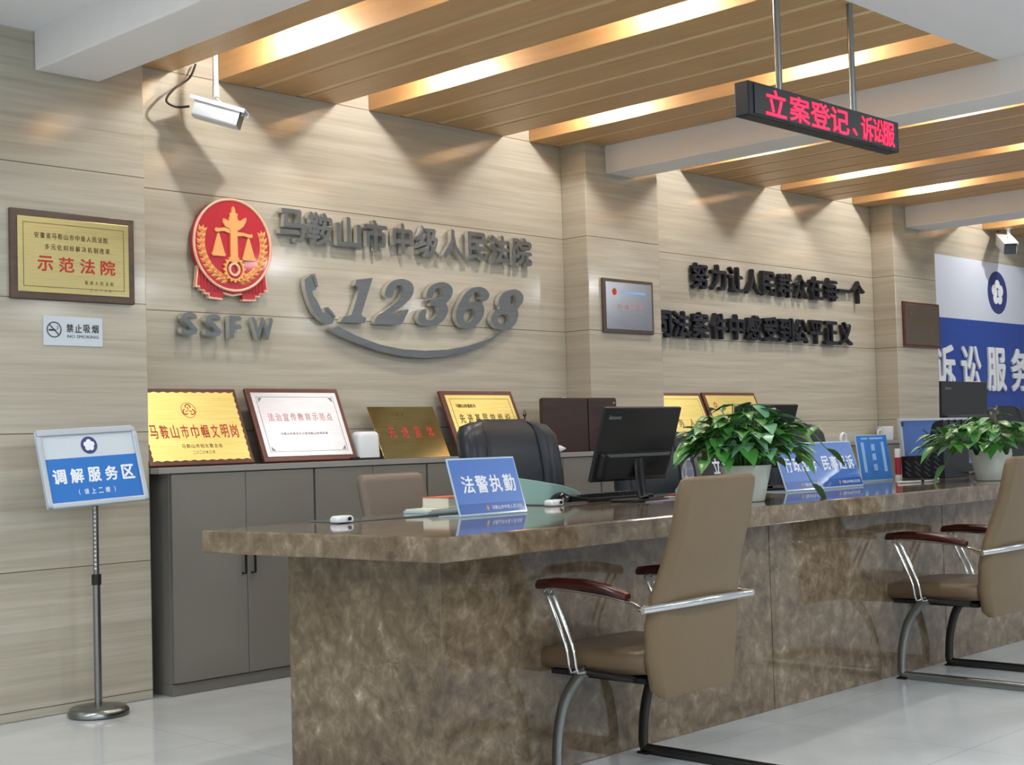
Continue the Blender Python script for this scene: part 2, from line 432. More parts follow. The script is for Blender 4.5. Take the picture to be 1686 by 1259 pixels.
# bulbs in the wide gaps
GAPS = [(4.025, 'above the red emblem'), (5.06, 'above the court name letters'), (6.38, 'before the middle white beam'),
        (7.96, 'just past the middle white beam'), (9.26, 'above the motto letters'), (10.33, 'before the far white beam'), (12.6, 'above the blue and white wall poster')]
for gx, txt in GAPS:
    for gy, where in ((5.35, 'nearest the wall'), (3.9, 'farther out from the wall')):
        t = thing('ceiling_lamp', 'bulb between slats %s, %s' % (txt, where), 'lamp', (gx, gy, 3.2), 'bulbs between the ceiling slats')
        MB().lathe([(0.035, 3.2), (0.035, 3.19), (0.02, 3.189), (0.02, 3.186)], 16, Matrix.Translation((gx, gy, 0))).build('socket', 'white_plastic', t, True)
        MB().lathe([(0.004, 3.166), (0.02, 3.17), (0.024, 3.176), (0.02, 3.184), (0.004, 3.186)], 16, Matrix.Translation((gx, gy, 0))).build('bulb', 'bulb_glow', t, True)
        ld = bpy.data.lights.new('lamp_light', 'POINT'); ld.energy = SPOT_W; ld.shadow_soft_size = 0.028; ld.color = (1.0, 0.985, 0.965)
        lo = bpy.data.objects.new('lamp_light', ld); COL.objects.link(lo); lo.location = (gx, gy, 3.163); attach(lo, t)
# unseen ceiling light panels of the hall
k = 0
PANELS = [(px, py, 1.0) for px in (-2.2, 0.6, 4.2, 8.6, 13.0) for py in (-4.6, -2.2, 0.4)] + [(-2.6, 4.5, 0.7), (-0.6, 4.5, 0.7), (1.3, 4.5, 0.6)]  # last group added out of view to brighten the left side
for px, py, pk in PANELS:
        k += 1
        t = thing('unseen_ceiling_panel', 'unseen square white light panel in the hall ceiling, number %d' % k, 'ceiling light', (px, py, ZS), 'light panels of the waiting hall')
        MB().box(px - .31, px + .31, py - .31, py + .31, ZS - 0.012, ZS).build('panel_frame', 'white_plastic', t)
        MB().box(px - .29, px + .29, py - .29, py + .29, ZS - 0.016, ZS - 0.011).build('diffuser', 'panel_glow', t)
        ld = bpy.data.lights.new('panel_light', 'AREA'); ld.shape = 'SQUARE'; ld.size = 0.56; ld.energy = PANEL_W * pk; ld.color = (0.93, 0.97, 1.0)
        lo = bpy.data.objects.new('panel_light', ld); COL.objects.link(lo); lo.location = (px, py, ZS - 0.03); attach(lo, t)

# ------------------------------------------------------------------ service counter
ZT = 0.865
t = thing('service_counter', 'long brown marble service counter with thick overhanging polished top', 'counter', (6.5, 3.8, 0))
A = (2.935, 3.151); B = (2.861, 4.326); D = (7.143, 3.291)
dx = (11.0 - A[0]) / (D[0] - A[0])
fr = (11.0, A[1] + (D[1] - A[1]) * dx * 0.75)
MB().prism([A, fr, (11.0, 4.60), B], ZT - 0.079, ZT).build('countertop', 'brown_marble', t, bevel=0.006)
for i, (x0, x1) in enumerate(((3.13, 5.02), (5.024, 6.55), (6.554, 8.1), (8.104, 10.8))):
    MB().box(x0, x1, 3.37, 4.18, 0, ZT - 0.08).build('front_panel', 'brown_marble', t, bevel=0.003)

# ------------------------------------------------------------------ back cabinets
YF, ZCAB = 5.79, 1.045
def cabinet(x0, x1, nd, label, yb=YW - 0.003):
    t = thing('cabinet', label, 'cabinet', ((x0 + x1) / 2, 5.9, 0), 'grey cabinets along the back wall')
    MB().box(x0, x1, YF + 0.02, yb, 0.055, ZCAB).box(x0 , x1 , YF + 0.012, yb, 0.0, 0.055).build('body', 'cabinet_grey', t, bevel=0.002)
    w = (x1 - x0 - 0.006) / nd
    for i in range(nd):
        a = x0 + 0.003 + i * w
        d = MB().box(a + 0.0015, a + w - 0.0015, YF, YF + 0.018, 0.06, ZCAB - 0.004).build('door', 'cabinet_grey', t, bevel=0.0015)
        hx = a + w - 0.028 if i % 2 == 0 else a + 0.028
        MB().tube([(hx, YF, 0.72), (hx, YF - 0.028, 0.72), (hx, YF - 0.028, 0.545), (hx, YF, 0.545)], 0.006, 8, up=(1, 0, 0)).build('handle', 'handle_black', d)
cabinet(3.665, 4.515, 2, 'grey two-door cabinet at the left end, beside the wall pillar')
cabinet(4.519, 5.30, 2, 'grey two-door cabinet under the bronze plaque, second from the left pillar')
cabinet(5.304, 6.08, 2, 'grey two-door cabinet behind the first black office chair')
cabinet(6.084, 6.785, 2, 'grey two-door cabinet under the brown wooden case')
cabinet(6.79, 6.985, 1, 'narrow grey cabinet end unit in front of the middle pillar', YC - 0.002)
cabinet(7.54, 8.34, 2, 'grey two-door cabinet right of the middle pillar, under the award plaques')
cabinet(8.344, 9.14, 2, 'grey two-door cabinet behind the second computer monitor')
cabinet(9.144, 9.94, 2, 'grey two-door cabinet under the motto lettering')
cabinet(9.944, 10.71, 2, 'grey two-door cabinet under the white mug, next to the far pillar')
tag(MB().prism([(3.597, YF - 0.006), (6.985, YF - 0.006), (6.985, YC - 0.003), (6.787, YC - 0.003), (6.787, YW - 0.003), (3.597, YW - 0.003)], ZCAB + 0.001, 1.075).build('worktop', 'cabinet_edge', bevel=0.002), 'continuous grey top board over the left run of cabinets', 'worktop')
tag(MB().box(7.537, 10.717, YF - 0.006, YW - 0.003, ZCAB + 0.001, 1.075).build('worktop', 'cabinet_edge', bevel=0.002), 'continuous grey top board over the right run of cabinets', 'worktop')

# ------------------------------------------------------------------ plaques
def plaque(name, label, M, w, h, wood_m, sheet_m, border=0.03, depth=0.022, cat='plaque', group=None, loc=None, ruffle=False, inset=0.0, line=None):
    """board centred on M (x right, y up, z out), face at z = depth"""
    t = thing(name, label, cat, loc or (M @ Vector((0, -h / 2, 0))), group)
    if wood_m:
        MB().box(-w / 2, w / 2, -h / 2, h / 2, 0, depth, M).build('backboard', wood_m, t, bevel=0.004)
    z = depth + 0.0005 if wood_m else 0.0
    sw, sh = w - 2 * border, h - 2 * border
    if ruffle:
        nseg = 22; pts = []
        for (ax, ay, bx, by) in ((-1, -1, 1, -1), (1, -1, 1, 1), (1, 1, -1, 1), (-1, 1, -1, -1)):
            for q in range(nseg):
                f = q / nseg; e = (0.006 if q % 2 else 0.0)
                x = (ax + (bx - ax) * f) * sw / 2; y = (ay + (by - ay) * f) * sh / 2
                nx, ny = (0, ay) if ay == by else (ax, 0)
                pts.append((x - nx * e, y - ny * e))
        sheet = MB().prism(pts, z, z + 0.003, M).build('metal_sheet', sheet_m, t)
        for q in range(64):
            pass
    else:
        sheet = MB().box(-sw / 2, sw / 2, -sh / 2, sh / 2, z, z + 0.003, M).build('metal_sheet', sheet_m, t, bevel=0.0012)
    if line:
        l = MB(); a, b = sw / 2 - 0.025, sh / 2 - 0.025; q = 0.0025; zz = z + 0.0032
        for (x0, x1, y0, y1) in ((-a, a, b - q, b), (-a, a, -b, -b + q), (-a, -a + q, -b, b), (a - q, a, -b, b)):
            l.box(x0, x1, y0, y1, zz, zz + 0.0006, M)
        l.build('border_line', line, sheet)
    return t, sheet, z + 0.0033
def letters(parent, M, z, items, m, name='lettering'):
    b = MB()
    for it in items:
        body, cx, cy, w, h = it[:5]; bold = it[5] if len(it) > 5 else 0.0
        b.text(body, cx, cy, w, h, z, z + 0.0008, M, bold=bold)
    return b.build(name, m, parent)
def spaced(body, x0, x1, cy, w, h, bold=0.0):
    n = len(body)
    return [(c, x0 + (x1 - x0) * (i / (n - 1) if n > 1 else .5), cy, w, h, bold) for i, c in enumerate(body)]

# gold plaque on the left pillar
M = wallM(3.211, YC, 2.041)
t, sh, z = plaque('wall_plaque', 'pale gold model court plaque in dark frame on the left pillar', M, 0.612, 0.40, 'plaque_wood_dark', 'pale_gold_sheet', 0.032, 0.02, line='print_brown')
letters(sh, M, z, spaced('安徽省马鞍山市中级人民法院', -0.185, 0.155, 0.088, 0.021, 0.026, 0.01) + spaced('多元化纠纷解决机制改革', -0.135, 0.165, 0.038, 0.022, 0.026, 0.01), 'print_brown')
letters(sh, M, z, spaced('示范法院', -0.145, 0.165, -0.038, 0.075, 0.068, 0.02), 'print_red')
letters(sh, M, z, spaced('最高人民法院', 0.055, 0.185, -0.112, 0.015, 0.018) + spaced('二〇一八年', 0.08, 0.175, -0.145, 0.011, 0.012), 'print_brown')
# plaques on the other pillars
M = wallM(7.168, YC, 2.012)
t, sh, z = plaque('wall_plaque', 'grey metal plaque in dark frame on the middle pillar', M, 0.515, 0.352, 'plaque_wood_dark', 'grey_sheet', 0.022, 0.02)
letters(sh, M, z, spaced('先进集体', -0.1, 0.11, -0.005, 0.05, 0.032, 0.0), 'print_faded_red')
MB().disc(0.022, z, z + 0.0008, 24, M @ Matrix.Translation((-0.15, 0.09, 0))).build('badge', 'print_red', sh)
MB().box(-0.08, 0.17, 0.08, 0.098, z, z + 0.0006, M).build('printed_band', 'print_pale_blue', sh)
M = wallM(11.128, YC, 2.048)
t, sh, z = plaque('wall_plaque', 'brownish metal plaque in dark red frame on the far pillar', M, 0.63, 0.385, 'plaque_wood', 'brown_sheet', 0.022, 0.02)
MB().disc(0.02, z, z + 0.0008, 20, M @ Matrix.Translation((-0.2, 0.09, 0))).build('badge', 'print_brown', sh)
MB().box(-0.13, 0.16, 0.02, 0.036, z, z + 0.0006, M).build('printed_band', 'print_brown', sh)
# no smoking sign
M = wallM(3.209, YC, 1.706)
t = thing('no_smoking_sign', 'white rectangular no smoking sign on the left pillar below the gold plaque', 'sign', (3.209, YC, 1.64))
pl = MB().box(-0.146, 0.146, -0.066, 0.066, 0, 0.004, M).build('plate', 'sign_white', t, bevel=0.001)
ic = Matrix.Translation((-0.095, 0.005, 0))
ringp = [(0.036 * math.cos(a), 0.036 * math.sin(a)) for a in [2 * math.pi * i / 32 for i in range(32)]]
ringi = [(0.031 * math.cos(a), 0.031 * math.sin(a)) for a in [2 * math.pi * i / 32 for i in range(32)]]
g = MB().shape([ringp, ringi], 0.0042, 0.005, M @ ic)
g.box(-0.033, 0.033, -0.0025, 0.0025, 0.0042, 0.0052, M @ ic @ Matrix.Rotation(-0.78, 4, 'Z'))
g.build('prohibition_ring', 'print_dark', pl)
g = MB().box(-0.026, 0.008, -0.006, 0.002, 0.0042, 0.0048, M @ ic).tube([Vector((0.012, 0.0, 0.0045)), Vector((0.02, 0.008, 0.0045)), Vector((0.014, 0.018, 0.0045))], 0.0015, 6, M @ ic)
g.build('cigarette_icon', 'print_dark', pl)
letters(pl, M, 0.0042, spaced('禁止吸烟', -0.018, 0.108, 0.014, 0.034, 0.038, 0.02), 'print_dark')
letters(pl, M, 0.0042, [('NO SMOKING', 0.047, -0.023, 0.155, 0.014, 0.0)], 'print_dark')

# ------------------------------------------------------------------ raised lettering on the wall
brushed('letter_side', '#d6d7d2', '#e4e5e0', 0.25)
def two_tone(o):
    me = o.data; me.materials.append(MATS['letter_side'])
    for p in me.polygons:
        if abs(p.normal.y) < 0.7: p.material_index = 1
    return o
def wall_char(ch, px, py, h, w, label, m, group, d0=0.012, d1=0.042, bold=0.03, Y=YW):
    p = onY(px, py, Y - d1)
    o = MB().text(ch, 0, 0, w, h, d0, d1, wallM(p.x, Y, p.z), bold=bold).build('wall_letter', m)
    if m == 'letter_metal': two_tone(o)
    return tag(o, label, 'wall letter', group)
row1 = [('马', 481, 371), ('鞍', 527, 376.5), ('山', 573.5, 383.5), ('市', 618, 388), ('中', 662.4, 393), ('级', 704, 397.5), ('人', 745.6, 402), ('民', 785, 406.5), ('法', 822, 411), ('院', 859.4, 414.5)]
for ch, x, y in row1:
    wall_char(ch, x, y, 0.178, 0.172 if ch != '中' else 0.15, 'raised grey metal character %s in the court name row beside the red emblem' % ch, 'letter_metal', 'court name characters')
x0s = [578, 668, 755, 838, 915, 997, 1075, 1150, 1225, 1290, 1358]; y0s = [762, 770, 780, 790, 800, 808, 815, 823, 830, 837, 843]
for ch, x, y in zip('努力让人民群众在每一个', x0s, y0s):
    wall_char(ch, 960 + x / 2.998, 200 + y / 2.998, 0.19, 0.195, 'dark metal character %s in the upper motto row right of the middle pillar' % ch, 'letter_metal_dark', 'upper motto characters')
x0s = [392, 485, 580, 672, 757, 842, 925, 1003, 1078, 1152, 1225, 1297]; y0s = [996, 1000, 1004, 1010, 1014, 1018, 1024, 1029, 1034, 1039, 1043, 1046]
for ch, x, y in zip('司法案件中感受到公平正义', x0s, y0s):
    wall_char(ch, 960 + x / 2.998, 200 + y / 2.998, 0.19, 0.2, 'dark metal character %s in the lower motto row right of the middle pillar' % ch, 'letter_metal_dark', 'lower motto characters')
for i, (ch, x, y, w) in enumerate((('S', 311, 533, 0.098), ('S', 350.5, 536, 0.098), ('F', 386.5, 538.5, 0.075), ('W', 431.5, 541, 0.135))):
    lab = {'S': ('first' if i == 0 else 'second') + ' thick grey metal letter S under the red emblem'}.get(ch, 'thick grey metal letter %s under the red emblem' % ch)
    wall_char(ch, x, y, 0.118, w, lab, 'letter_metal', 'letters under the emblem', bold=0.035, d1=0.045)

def traced(name, label, loops_px, m, cat, group, sm=True, d0=0.012, d1=0.045, Y=YW):
    """outlines given where they stand on the wall; real depth"""
    loops = []
    for lp, s in loops_px:
        q = [onY(x, y, Y - d1) for x, y in lp]
        q = [(p.x, p.z) for p in q]
        loops.append(smooth_loop(q, 4) if s else q)
    cx = sum(p[0] for p in loops[0]) / len(loops[0]); cz = sum(p[1] for p in loops[0]) / len(loops[0])
    loops = [[(x - cx, z - cz) for x, z in lp] for lp in loops]
    o = MB().shape(loops, d0, d1, wallM(0, 0, 0)).build(name, m)
    o.location = (cx, Y, cz)
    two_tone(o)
    return tag(o, label, cat, group)
def zz(pts, ox, oy, s): return [(ox + x / s, oy + y / s) for x, y in pts]
s1 = 10.494
one = zz([(285, 160), (565, 128), (368, 760), (395, 798), (458, 812), (430, 912), (5, 888), (60, 795), (150, 785), (195, 765), (345, 300), (320, 275), (235, 262), (262, 235)], 560, 445, s1)
traced('wall_digit', 'large slanted grey metal digit 1 beside the handset sign', [(one, False)], 'letter_metal', 'wall digit', 'hotline digits')
two = zz([(785, 440), (775, 385), (800, 300), (870, 210), (970, 160), (1090, 148), (1200, 185), (1265, 265), (1270, 370), (1225, 470), (1130, 570), (1020, 660), (900, 740), (890, 762), (1010, 765), (1060, 745), (1100, 700), (1140, 672), (1185, 690), (1120, 820), (1045, 935), (830, 930), (610, 915), (640, 790), (760, 710), (900, 610), (1010, 500), (1080, 390), (1100, 310), (1060, 262), (985, 268), (935, 330), (905, 450), (840, 470)], 560, 445, s1)
traced('wall_digit', 'large slanted grey metal digit 2 on the beige wall', [(two, True)], 'letter_metal', 'wall digit', 'hotline digits')
s2 = 8.395
three = zz([(190, 330), (190, 270), (230, 190), (310, 140), (410, 120), (500, 150), (550, 220), (535, 310), (490, 380), (460, 415), (485, 480), (470, 570), (410, 660), (310, 715), (200, 725), (110, 695), (70, 620), (85, 550), (130, 500), (180, 495), (190, 530), (175, 590), (200, 640), (260, 640), (320, 590), (350, 520), (340, 470), (300, 450), (240, 440), (270, 365), (350, 350), (405, 310), (420, 250), (385, 205), (320, 215), (290, 270), (270, 330), (230, 345)], 680, 450, s2)
traced('wall_digit', 'large slanted grey metal digit 3 in the middle of the number', [(three, True)], 'letter_metal', 'wall digit', 'hotline digits')
six_o = zz([(1055, 310), (1050, 270), (1000, 210), (910, 185), (800, 210), (710, 290), (640, 410), (597, 530), (600, 640), (650, 725), (740, 760), (840, 740), (930, 660), (980, 560), (980, 460), (930, 405), (860, 385), (770, 405), (800, 330), (870, 260), (930, 265), (925, 340), (960, 385), (1020, 370)], 680, 450, s2)
six_i = zz([(790, 490), (845, 480), (865, 530), (845, 610), (800, 665), (740, 675), (700, 630), (710, 550), (745, 505)], 680, 450, s2)
traced('wall_digit', 'large slanted grey metal digit 6 on the beige wall', [(six_o, True), (six_i, True)], 'letter_metal', 'wall digit', 'hotline digits')
e_o = zz([(1390, 220), (1470, 240), (1525, 310), (1515, 400), (1450, 490), (1458, 570), (1420, 690), (1340, 760), (1240, 778), (1140, 745), (1080, 660), (1090, 580), (1140, 510), (1205, 480), (1180, 410), (1200, 330), (1260, 260)], 680, 450, s2)
e_i1 = zz([(1330, 345), (1370, 310), (1420, 310), (1435, 350), (1415, 410), (1380, 440), (1340, 400)], 680, 450, s2)
e_i2 = zz([(1250, 560), (1310, 575), (1340, 625), (1310, 690), (1240, 705), (1185, 680), (1170, 630), (1200, 580)], 680, 450, s2)
traced('wall_digit', 'large slanted grey metal digit 8 at the end of the number', [(e_o, True), (e_i1, True), (e_i2, True)], 'letter_metal', 'wall digit', 'hotline digits')
arc_t = zz([(112, 36), (300, 130), (500, 203), (700, 243), (900, 257), (1100, 247), (1280, 215), (1430, 165), (1585, 92)], 535, 530, 5.4387)
arc_b = zz([(1585, 96), (1480, 175), (1300, 260), (1100, 305), (900, 322), (700, 305), (500, 260), (300, 190), (150, 125), (48, 70)], 535, 530, 5.4387)
traced('wall_arc', 'curved grey metal swoosh under the large digits', [(arc_t + arc_b, False)], 'letter_metal', 'wall ornament', None)
# telephone handset sign: handle piece and two ear pads
s3 = 10.49
hs = zz([(118, 205), (225, 130), (255, 200), (285, 300), (325, 375), (255, 410), (270, 480), (330, 560), (380, 660), (440, 790), (480, 740), (560, 820), (640, 890), (600, 975), (520, 985), (420, 930), (300, 800), (220, 660), (165, 500), (130, 350)], 490, 440, s3)
p1 = zz([(250, 115), (298, 108), (330, 210), (355, 330), (322, 352), (290, 250)], 490, 440, s3)
p2 = zz([(505, 695), (525, 680), (600, 760), (665, 855), (645, 880), (575, 790)], 490, 440, s3)
th = thing('handset_sign', 'grey metal telephone handset sign left of the large digits', 'wall ornament', (onY(525, 490, YW)))
for nm, lp in (('handset', hs), ('ear_pad', p1), ('ear_pad', p2)):
    q = [(p.x, p.z) for p in (onY(x, y, YW - 0.045) for x, y in lp)]
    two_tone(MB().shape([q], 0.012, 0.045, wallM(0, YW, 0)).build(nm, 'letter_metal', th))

# ------------------------------------------------------------------ red emblem
EX, EZ, ER = 4.196, 2.197, 0.238
t = thing('court_emblem', 'round red and gold emblem with scales, column and wheat ears on the wall', 'emblem', (EX, YW, EZ))
M = wallM(EX, YW, EZ)
def circ(r, n=56, cx=0, cy=0): return [(cx + r * math.cos(2 * math.pi * i / n), cy + r * math.sin(2 * math.pi * i / n)) for i in range(n)]
rib = [(-.20, -.10), (-.215, -.222), (-.19, -.222), (-.19, -.238), (-.165, -.238), (-.165, -.255), (-.14, -.255), (-.14, -.275), (-.06, -.279), (-.06, -.247), (0.0, -.258), (.06, -.247), (.06, -.279), (.14, -.275), (.14, -.255), (.165, -.255), (.165, -.238), (.19, -.238), (.19, -.222), (.215, -.222), (.20, -.10)]
MB().shape([[(x * 1.03, y - (0.004 if y < -.2 else 0)) for x, y in rib]], 0.015, 0.04, M).build('drape_edge', 'emblem_gold_edge', t)
dr = MB().shape([[(x * 0.985, y + (0.006 if y < -.2 else 0)) for x, y in rib]], 0.02, 0.043, M)
for i in range(-9, 10):
    x = i * 0.0205; y0 = -math.sqrt(max(0, ER ** 2 - x * x)) - 0.002
    dr.tube([(x, y0 + 0.01, 0.043), (x * 1.02, -0.236 if abs(x) > .15 else -0.243, 0.043)], 0.006, 6, M)
dr.build('red_drape', 'emblem_red', t, True)
MB().shape([circ(ER)], 0.02, 0.052, M).build('disc', 'emblem_red', t)
MB().tube([(ER * 0.985 * math.cos(a), ER * 0.985 * math.sin(a), 0.052) for a in [2 * math.pi * i / 64 for i in range(64)]], 0.0075, 8, M, closed=True).build('gold_rim', 'emblem_gold_edge', t, True)
zf = 0.052
# centre column with cloud boards
colm = [(-.022, -.09), (-.021, .075), (-.03, .085), (-.05, .09), (-.066, .112), (-.063, .132), (-.045, .128), (-.03, .12), (-.026, .135), (-.022, .15), (-.027, .162), (-.012, .166), (-.008, .19), (0, .20), (.008, .19), (.012, .166), (.027, .162), (.022, .15), (.026, .13), (.045, .128), (.06, .14), (.078, .148), (.078, .13), (.06, .10), (.04, .085), (.021, .075), (.022, -.09)]
MB().shape([colm], zf, zf + 0.012, M).build('column', 'emblem_gold', t)
beam = [(-.105, .082), (-.112, .068), (-.10, .06), (-.06, .068), (-.03, .06), (.03, .048), (.06, .052), (.1, .045), (.116, .05), (.114, .066), (.1, .062), (.06, .068), (.02, .07), (-.03, .082), (-.06, .086), (-.09, .08)]
MB().shape([smooth_loop(beam, 3)], zf, zf + 0.009, M).build('balance_beam', 'emblem_gold', t)
for sx, dy in ((-1, 0.0), (1, -0.012)):
    cx = sx * 0.092
    MB().shape([[(cx - .004, .055 + dy), (cx + .004, .055 + dy), (cx + .036, -.045 + dy), (cx + .043, -.05 + dy), (cx + .036, -.062 + dy), (cx - .036, -.062 + dy), (cx - .043, -.05 + dy), (cx - .036, -.045 + dy)]], zf, zf + 0.009, M).build('scale_pan', 'emblem_gold', t)
# gear
gp = []
for i in range(64):
    a = 2 * math.pi * i / 64; r = 0.068 if (i % 4) in (0, 1) else 0.058
    gp.append((r * math.cos(a), -.125 + r * math.sin(a)))
MB().shape([gp, circ(0.049, 40, 0, -.125)], zf, zf + 0.013, M).build('gear', 'emblem_gold', t)
MB().shape([circ(0.035, 36, 0, -.125), circ(0.024, 36, 0, -.125)], zf, zf + 0.013, M).build('gear_ring', 'emblem_gold_edge', t)
for sx in (-1, 1):
    wb = MB()
    for i in range(11):
        a = math.radians(168 + i * 9.2); cx0, cy0 = 0.19 * math.cos(a), 0.19 * math.sin(a) + 0.006
        tan = a - math.pi / 2
        for k, off in ((0, 0.55), (1, -0.55), (2, 0)):
            d = tan + off; L = 0.042
            ox, oy = cx0 + L * .55 * math.cos(d), cy0 + L * .55 * math.sin(d)
            R = Matrix.Translation((ox, oy, zf)) @ Matrix.Rotation(d, 4, 'Z')
            vs = [(-L * .6, 0, 0), (0, .012, 0), (L * .6, 0, 0), (0, -.012, 0), (0, 0, .011)]
            wb.add([((M @ (Matrix.Diagonal((sx * -1 if sx == 1 else 1, 1, 1, 1)) @ (R @ Vector(v))))) for v in vs], [(0, 1, 4), (1, 2, 4), (2, 3, 4), (3, 0, 4)])
    wb.build('wheat_ear', 'emblem_gold', t)

# ------------------------------------------------------------------ wall poster (service centre)
t = thing('wall_poster', 'large white and blue service centre board on the far wall', 'poster', (13.6, YW, 1.2))
M = wallM(13.4, YW, 0)
MB().box(-1.95, 1.6, 2.168, 2.742, 0, 0.012, M).build('white_field', 'poster_white', t)
bl = MB().box(-1.95, 1.6, 0.02, 2.167, 0, 0.012, M).build('blue_field', 'poster_blue', t)
bb = MB()
for ch, x in zip('诉讼服务中心', (11.90, 12.42, 12.95, 13.47, 14.0, 14.5)):
    bb.text(ch, x - 13.4, 1.71 - (x - 11.9) * 0.0, 0.40, 0.42, 0.0122, 0.03, M, bold=0.025)
bb.build('lettering', 'print_white', bl)
pe = M @ Matrix.Translation((13.067 - 13.4, 2.455, 0))
em = MB().disc(0.207, 0.0122, 0.014, 48, pe).build('round_badge', 'print_navy', t)
def flower(b, r, w0, w1, Mx, n=5):
    pts = []
    for i in range(60):
        a = 2 * math.pi * i / 60 + math.pi / 2; rr = r * (0.72 + 0.28 * abs(math.cos(n * (a - math.pi / 2) / 2)) ** 0.7)
        pts.append((rr * math.cos(a), rr * math.sin(a)))
    return b.shape([pts], w0, w1, Mx)
flower(MB(), 0.125, 0.0142, 0.0155, pe).build('flower_mark', 'print_white', em)
fm = MB().box(-0.006, 0.006, -0.03, 0.05, 0.0156, 0.0165, pe).box(-0.03, 0.03, 0.03, 0.038, 0.0156, 0.0165, pe)
fm.prism([(-0.025, -0.045), (0.025, -0.045), (0, -0.02)], 0.0156, 0.0165, pe).build('scales_mark', 'print_navy', em)

# ------------------------------------------------------------------ hanging LED sign
LX0, LX1, LY = 4.665, 5.865, 3.15
t = thing('led_sign', 'black hanging display with red running characters under the slat ceiling', 'display', ((LX0 + LX1) / 2, LY, 2.415))
case = MB().box(LX0, LX1, LY, LY + 0.07, 2.42, 2.56).build('case', 'led_case', t, bevel=0.006)
face = MB().box(LX0 + 0.035, LX1 - 0.03, LY - 0.004, LY, 2.43, 2.55).build('display_face', 'led_face', t)
M = wallM(LX0, LY - 0.0045, 2.49)
b = MB()
for ch, x in zip('立案登记、诉讼服', (0.185, 0.36, 0.52, 0.675, 0.80, 0.905, 1.005, 1.095)):
    b.text(ch, x, -0.03 if ch == '、' else 0.0, 0.04 if ch == '、' else (0.15 if x < .9 else 0.10), 0.03 if ch == '、' else 0.108, 0, 0.002, M, bold=0.012)
b.build('running_characters', 'led_red', face)
for x in (onY(1283, 143, LY + .035).x, onY(1405, 175, LY + .035).x):
    MB().tube([(x, LY + 0.035, 2.555), (x, LY + 0.035, ZS)], 0.014, 14).build('hanging_rod', 'satin_steel', t, True)

# ------------------------------------------------------------------ surveillance cameras
def bullet_camera(label, mount, tail, head, size, cable):
    t = thing('security_camera', label, 'camera', mount, 'surveillance cameras')
    tail, head = Vector(tail), Vector(head); d = (head - tail); L = d.length; d.normalize()
    r = d.cross(Vector((0, 0, 1))).normalized(); u = r.cross(d)
    M = Matrix(((d.x, r.x, u.x, tail.x), (d.y, r.y, u.y, tail.y), (d.z, r.z, u.z, tail.z), (0, 0, 0, 1)))
    w, h = size
    body = MB().loft([[(x, y, z) for y, z in rrect(w, h, 0.012, 3)] for x in (0.0, L * 0.96)], M).build('housing', 'camera_white', t, True)
    MB().loft([[(x, y, z) for y, z in [(-w / 2 - .006, h / 2 - .012), (-w / 2 - .006, h / 2 + .008), (w / 2 + .006, h / 2 + .008), (w / 2 + .006, h / 2 - .012), (w / 2 + .003, h / 2 - .012), (w / 2 + .003, h / 2 + .004), (-w / 2 - .003, h / 2 + .004), (-w / 2 - .003, h / 2 - .012)]] for x in (-0.03, L + 0.012)], M).build('sun_shield', 'camera_white', t)
    MB().box(L * 0.96, L * 0.985, -w / 2 + .004, w / 2 - .004, -h / 2 + .004, h / 2 - .008, M).build('lens_window', 'lens_dark', t, bevel=0.003)
    c = tail + d * L * 0.55 + u * (h / 2 + 0.006)
    mx, my, mz = mount
    MB().tube([c, (mx, my, c.z + 0.03), (mx, my, c.z + 0.045)], 0.009, 10).build('ball_joint', 'chrome', t, True)
    MB().tube([(mx, my, c.z + 0.04), (mx, my, c.z + 0.10), (mx, my, c.z + 0.10), (mx, my, mz)], [0.016, 0.016, 0.013, 0.013], 12).build('ceiling_arm', 'camera_white', t, True)
    MB().lathe([(0.03, mz), (0.03, mz - 0.008), (0.012, mz - 0.012)], 16, Matrix.Translation((mx, my, 0))).build('mount_plate', 'camera_white', t, True)
    MB().tube(spline(cable), 0.006, 8).build('cable', 'cable_grey', t, True)
bullet_camera('white box camera hanging from the slats above the red emblem', (3.968, 5.80, 3.199), onY(322, 178, 5.88), onY(398, 199, 5.72), (0.10, 0.088),
              [onY(312, 175, 5.90), onY(290, 176, 5.93), onY(274, 166, 5.95), onY(285, 148, 5.97), onY(312, 128, 6.0), onY(322, 106, 6.02)])
bullet_camera('white box camera hanging above the blue and white poster', (onY(1660, 371, 5.86).x, 5.86, ZS), onY(1650, 394, 5.95), onY(1664, 410, 5.76), (0.12, 0.11),
              [onY(1649, 392, 5.96), onY(1645, 385, 5.98), onY(1641, 376, 6.0), onY(1637, 366, 6.02)])

# ------------------------------------------------------------------ floor sign stand
t = thing('sign_stand', 'free-standing grey pole sign with white and blue panel by the left pillar', 'sign stand', (3.215, 5.69, 0))
bx, by = 3.215, 5.69
T0 = Matrix.Translation((bx, by, 0))
MB().lathe([(0.125, 0.0), (0.132, 0.006), (0.132, 0.022), (0.118, 0.038), (0.05, 0.05), (0.02, 0.055)], 36, T0).build('base', 'satin_steel', t, True)
MB().tube([(bx, by, 0.05), (bx, by, 0.60)], 0.0165, 16).build('lower_pole', 'satin_steel', t, True)
pole = MB().tube([(bx, by, 0.60), (bx, by, 1.02)], 0.0125, 14).build('upper_pole', 'satin_steel', t, True)
hb = MB()
for i in range(15): hb.box(-0.0045, 0.0045, -0.0145, -0.0115, 0.64 + i * 0.019, 0.648 + i * 0.019, T0 @ Matrix.Rotation(-0.75, 4, 'Z'))
hb.build('height_holes', 'label_white', pole)
MB().tube([(bx, by, 0.572), (bx, by, 0.618)], 0.021, 16).build('clamp', 'black_plastic', t, True)
M = frame((3.163, 5.615, 1.094), (1, 0, 0.04), (-.02, 0.26, 1))
fr_ = MB()
pw, ph = 0.485, 0.345
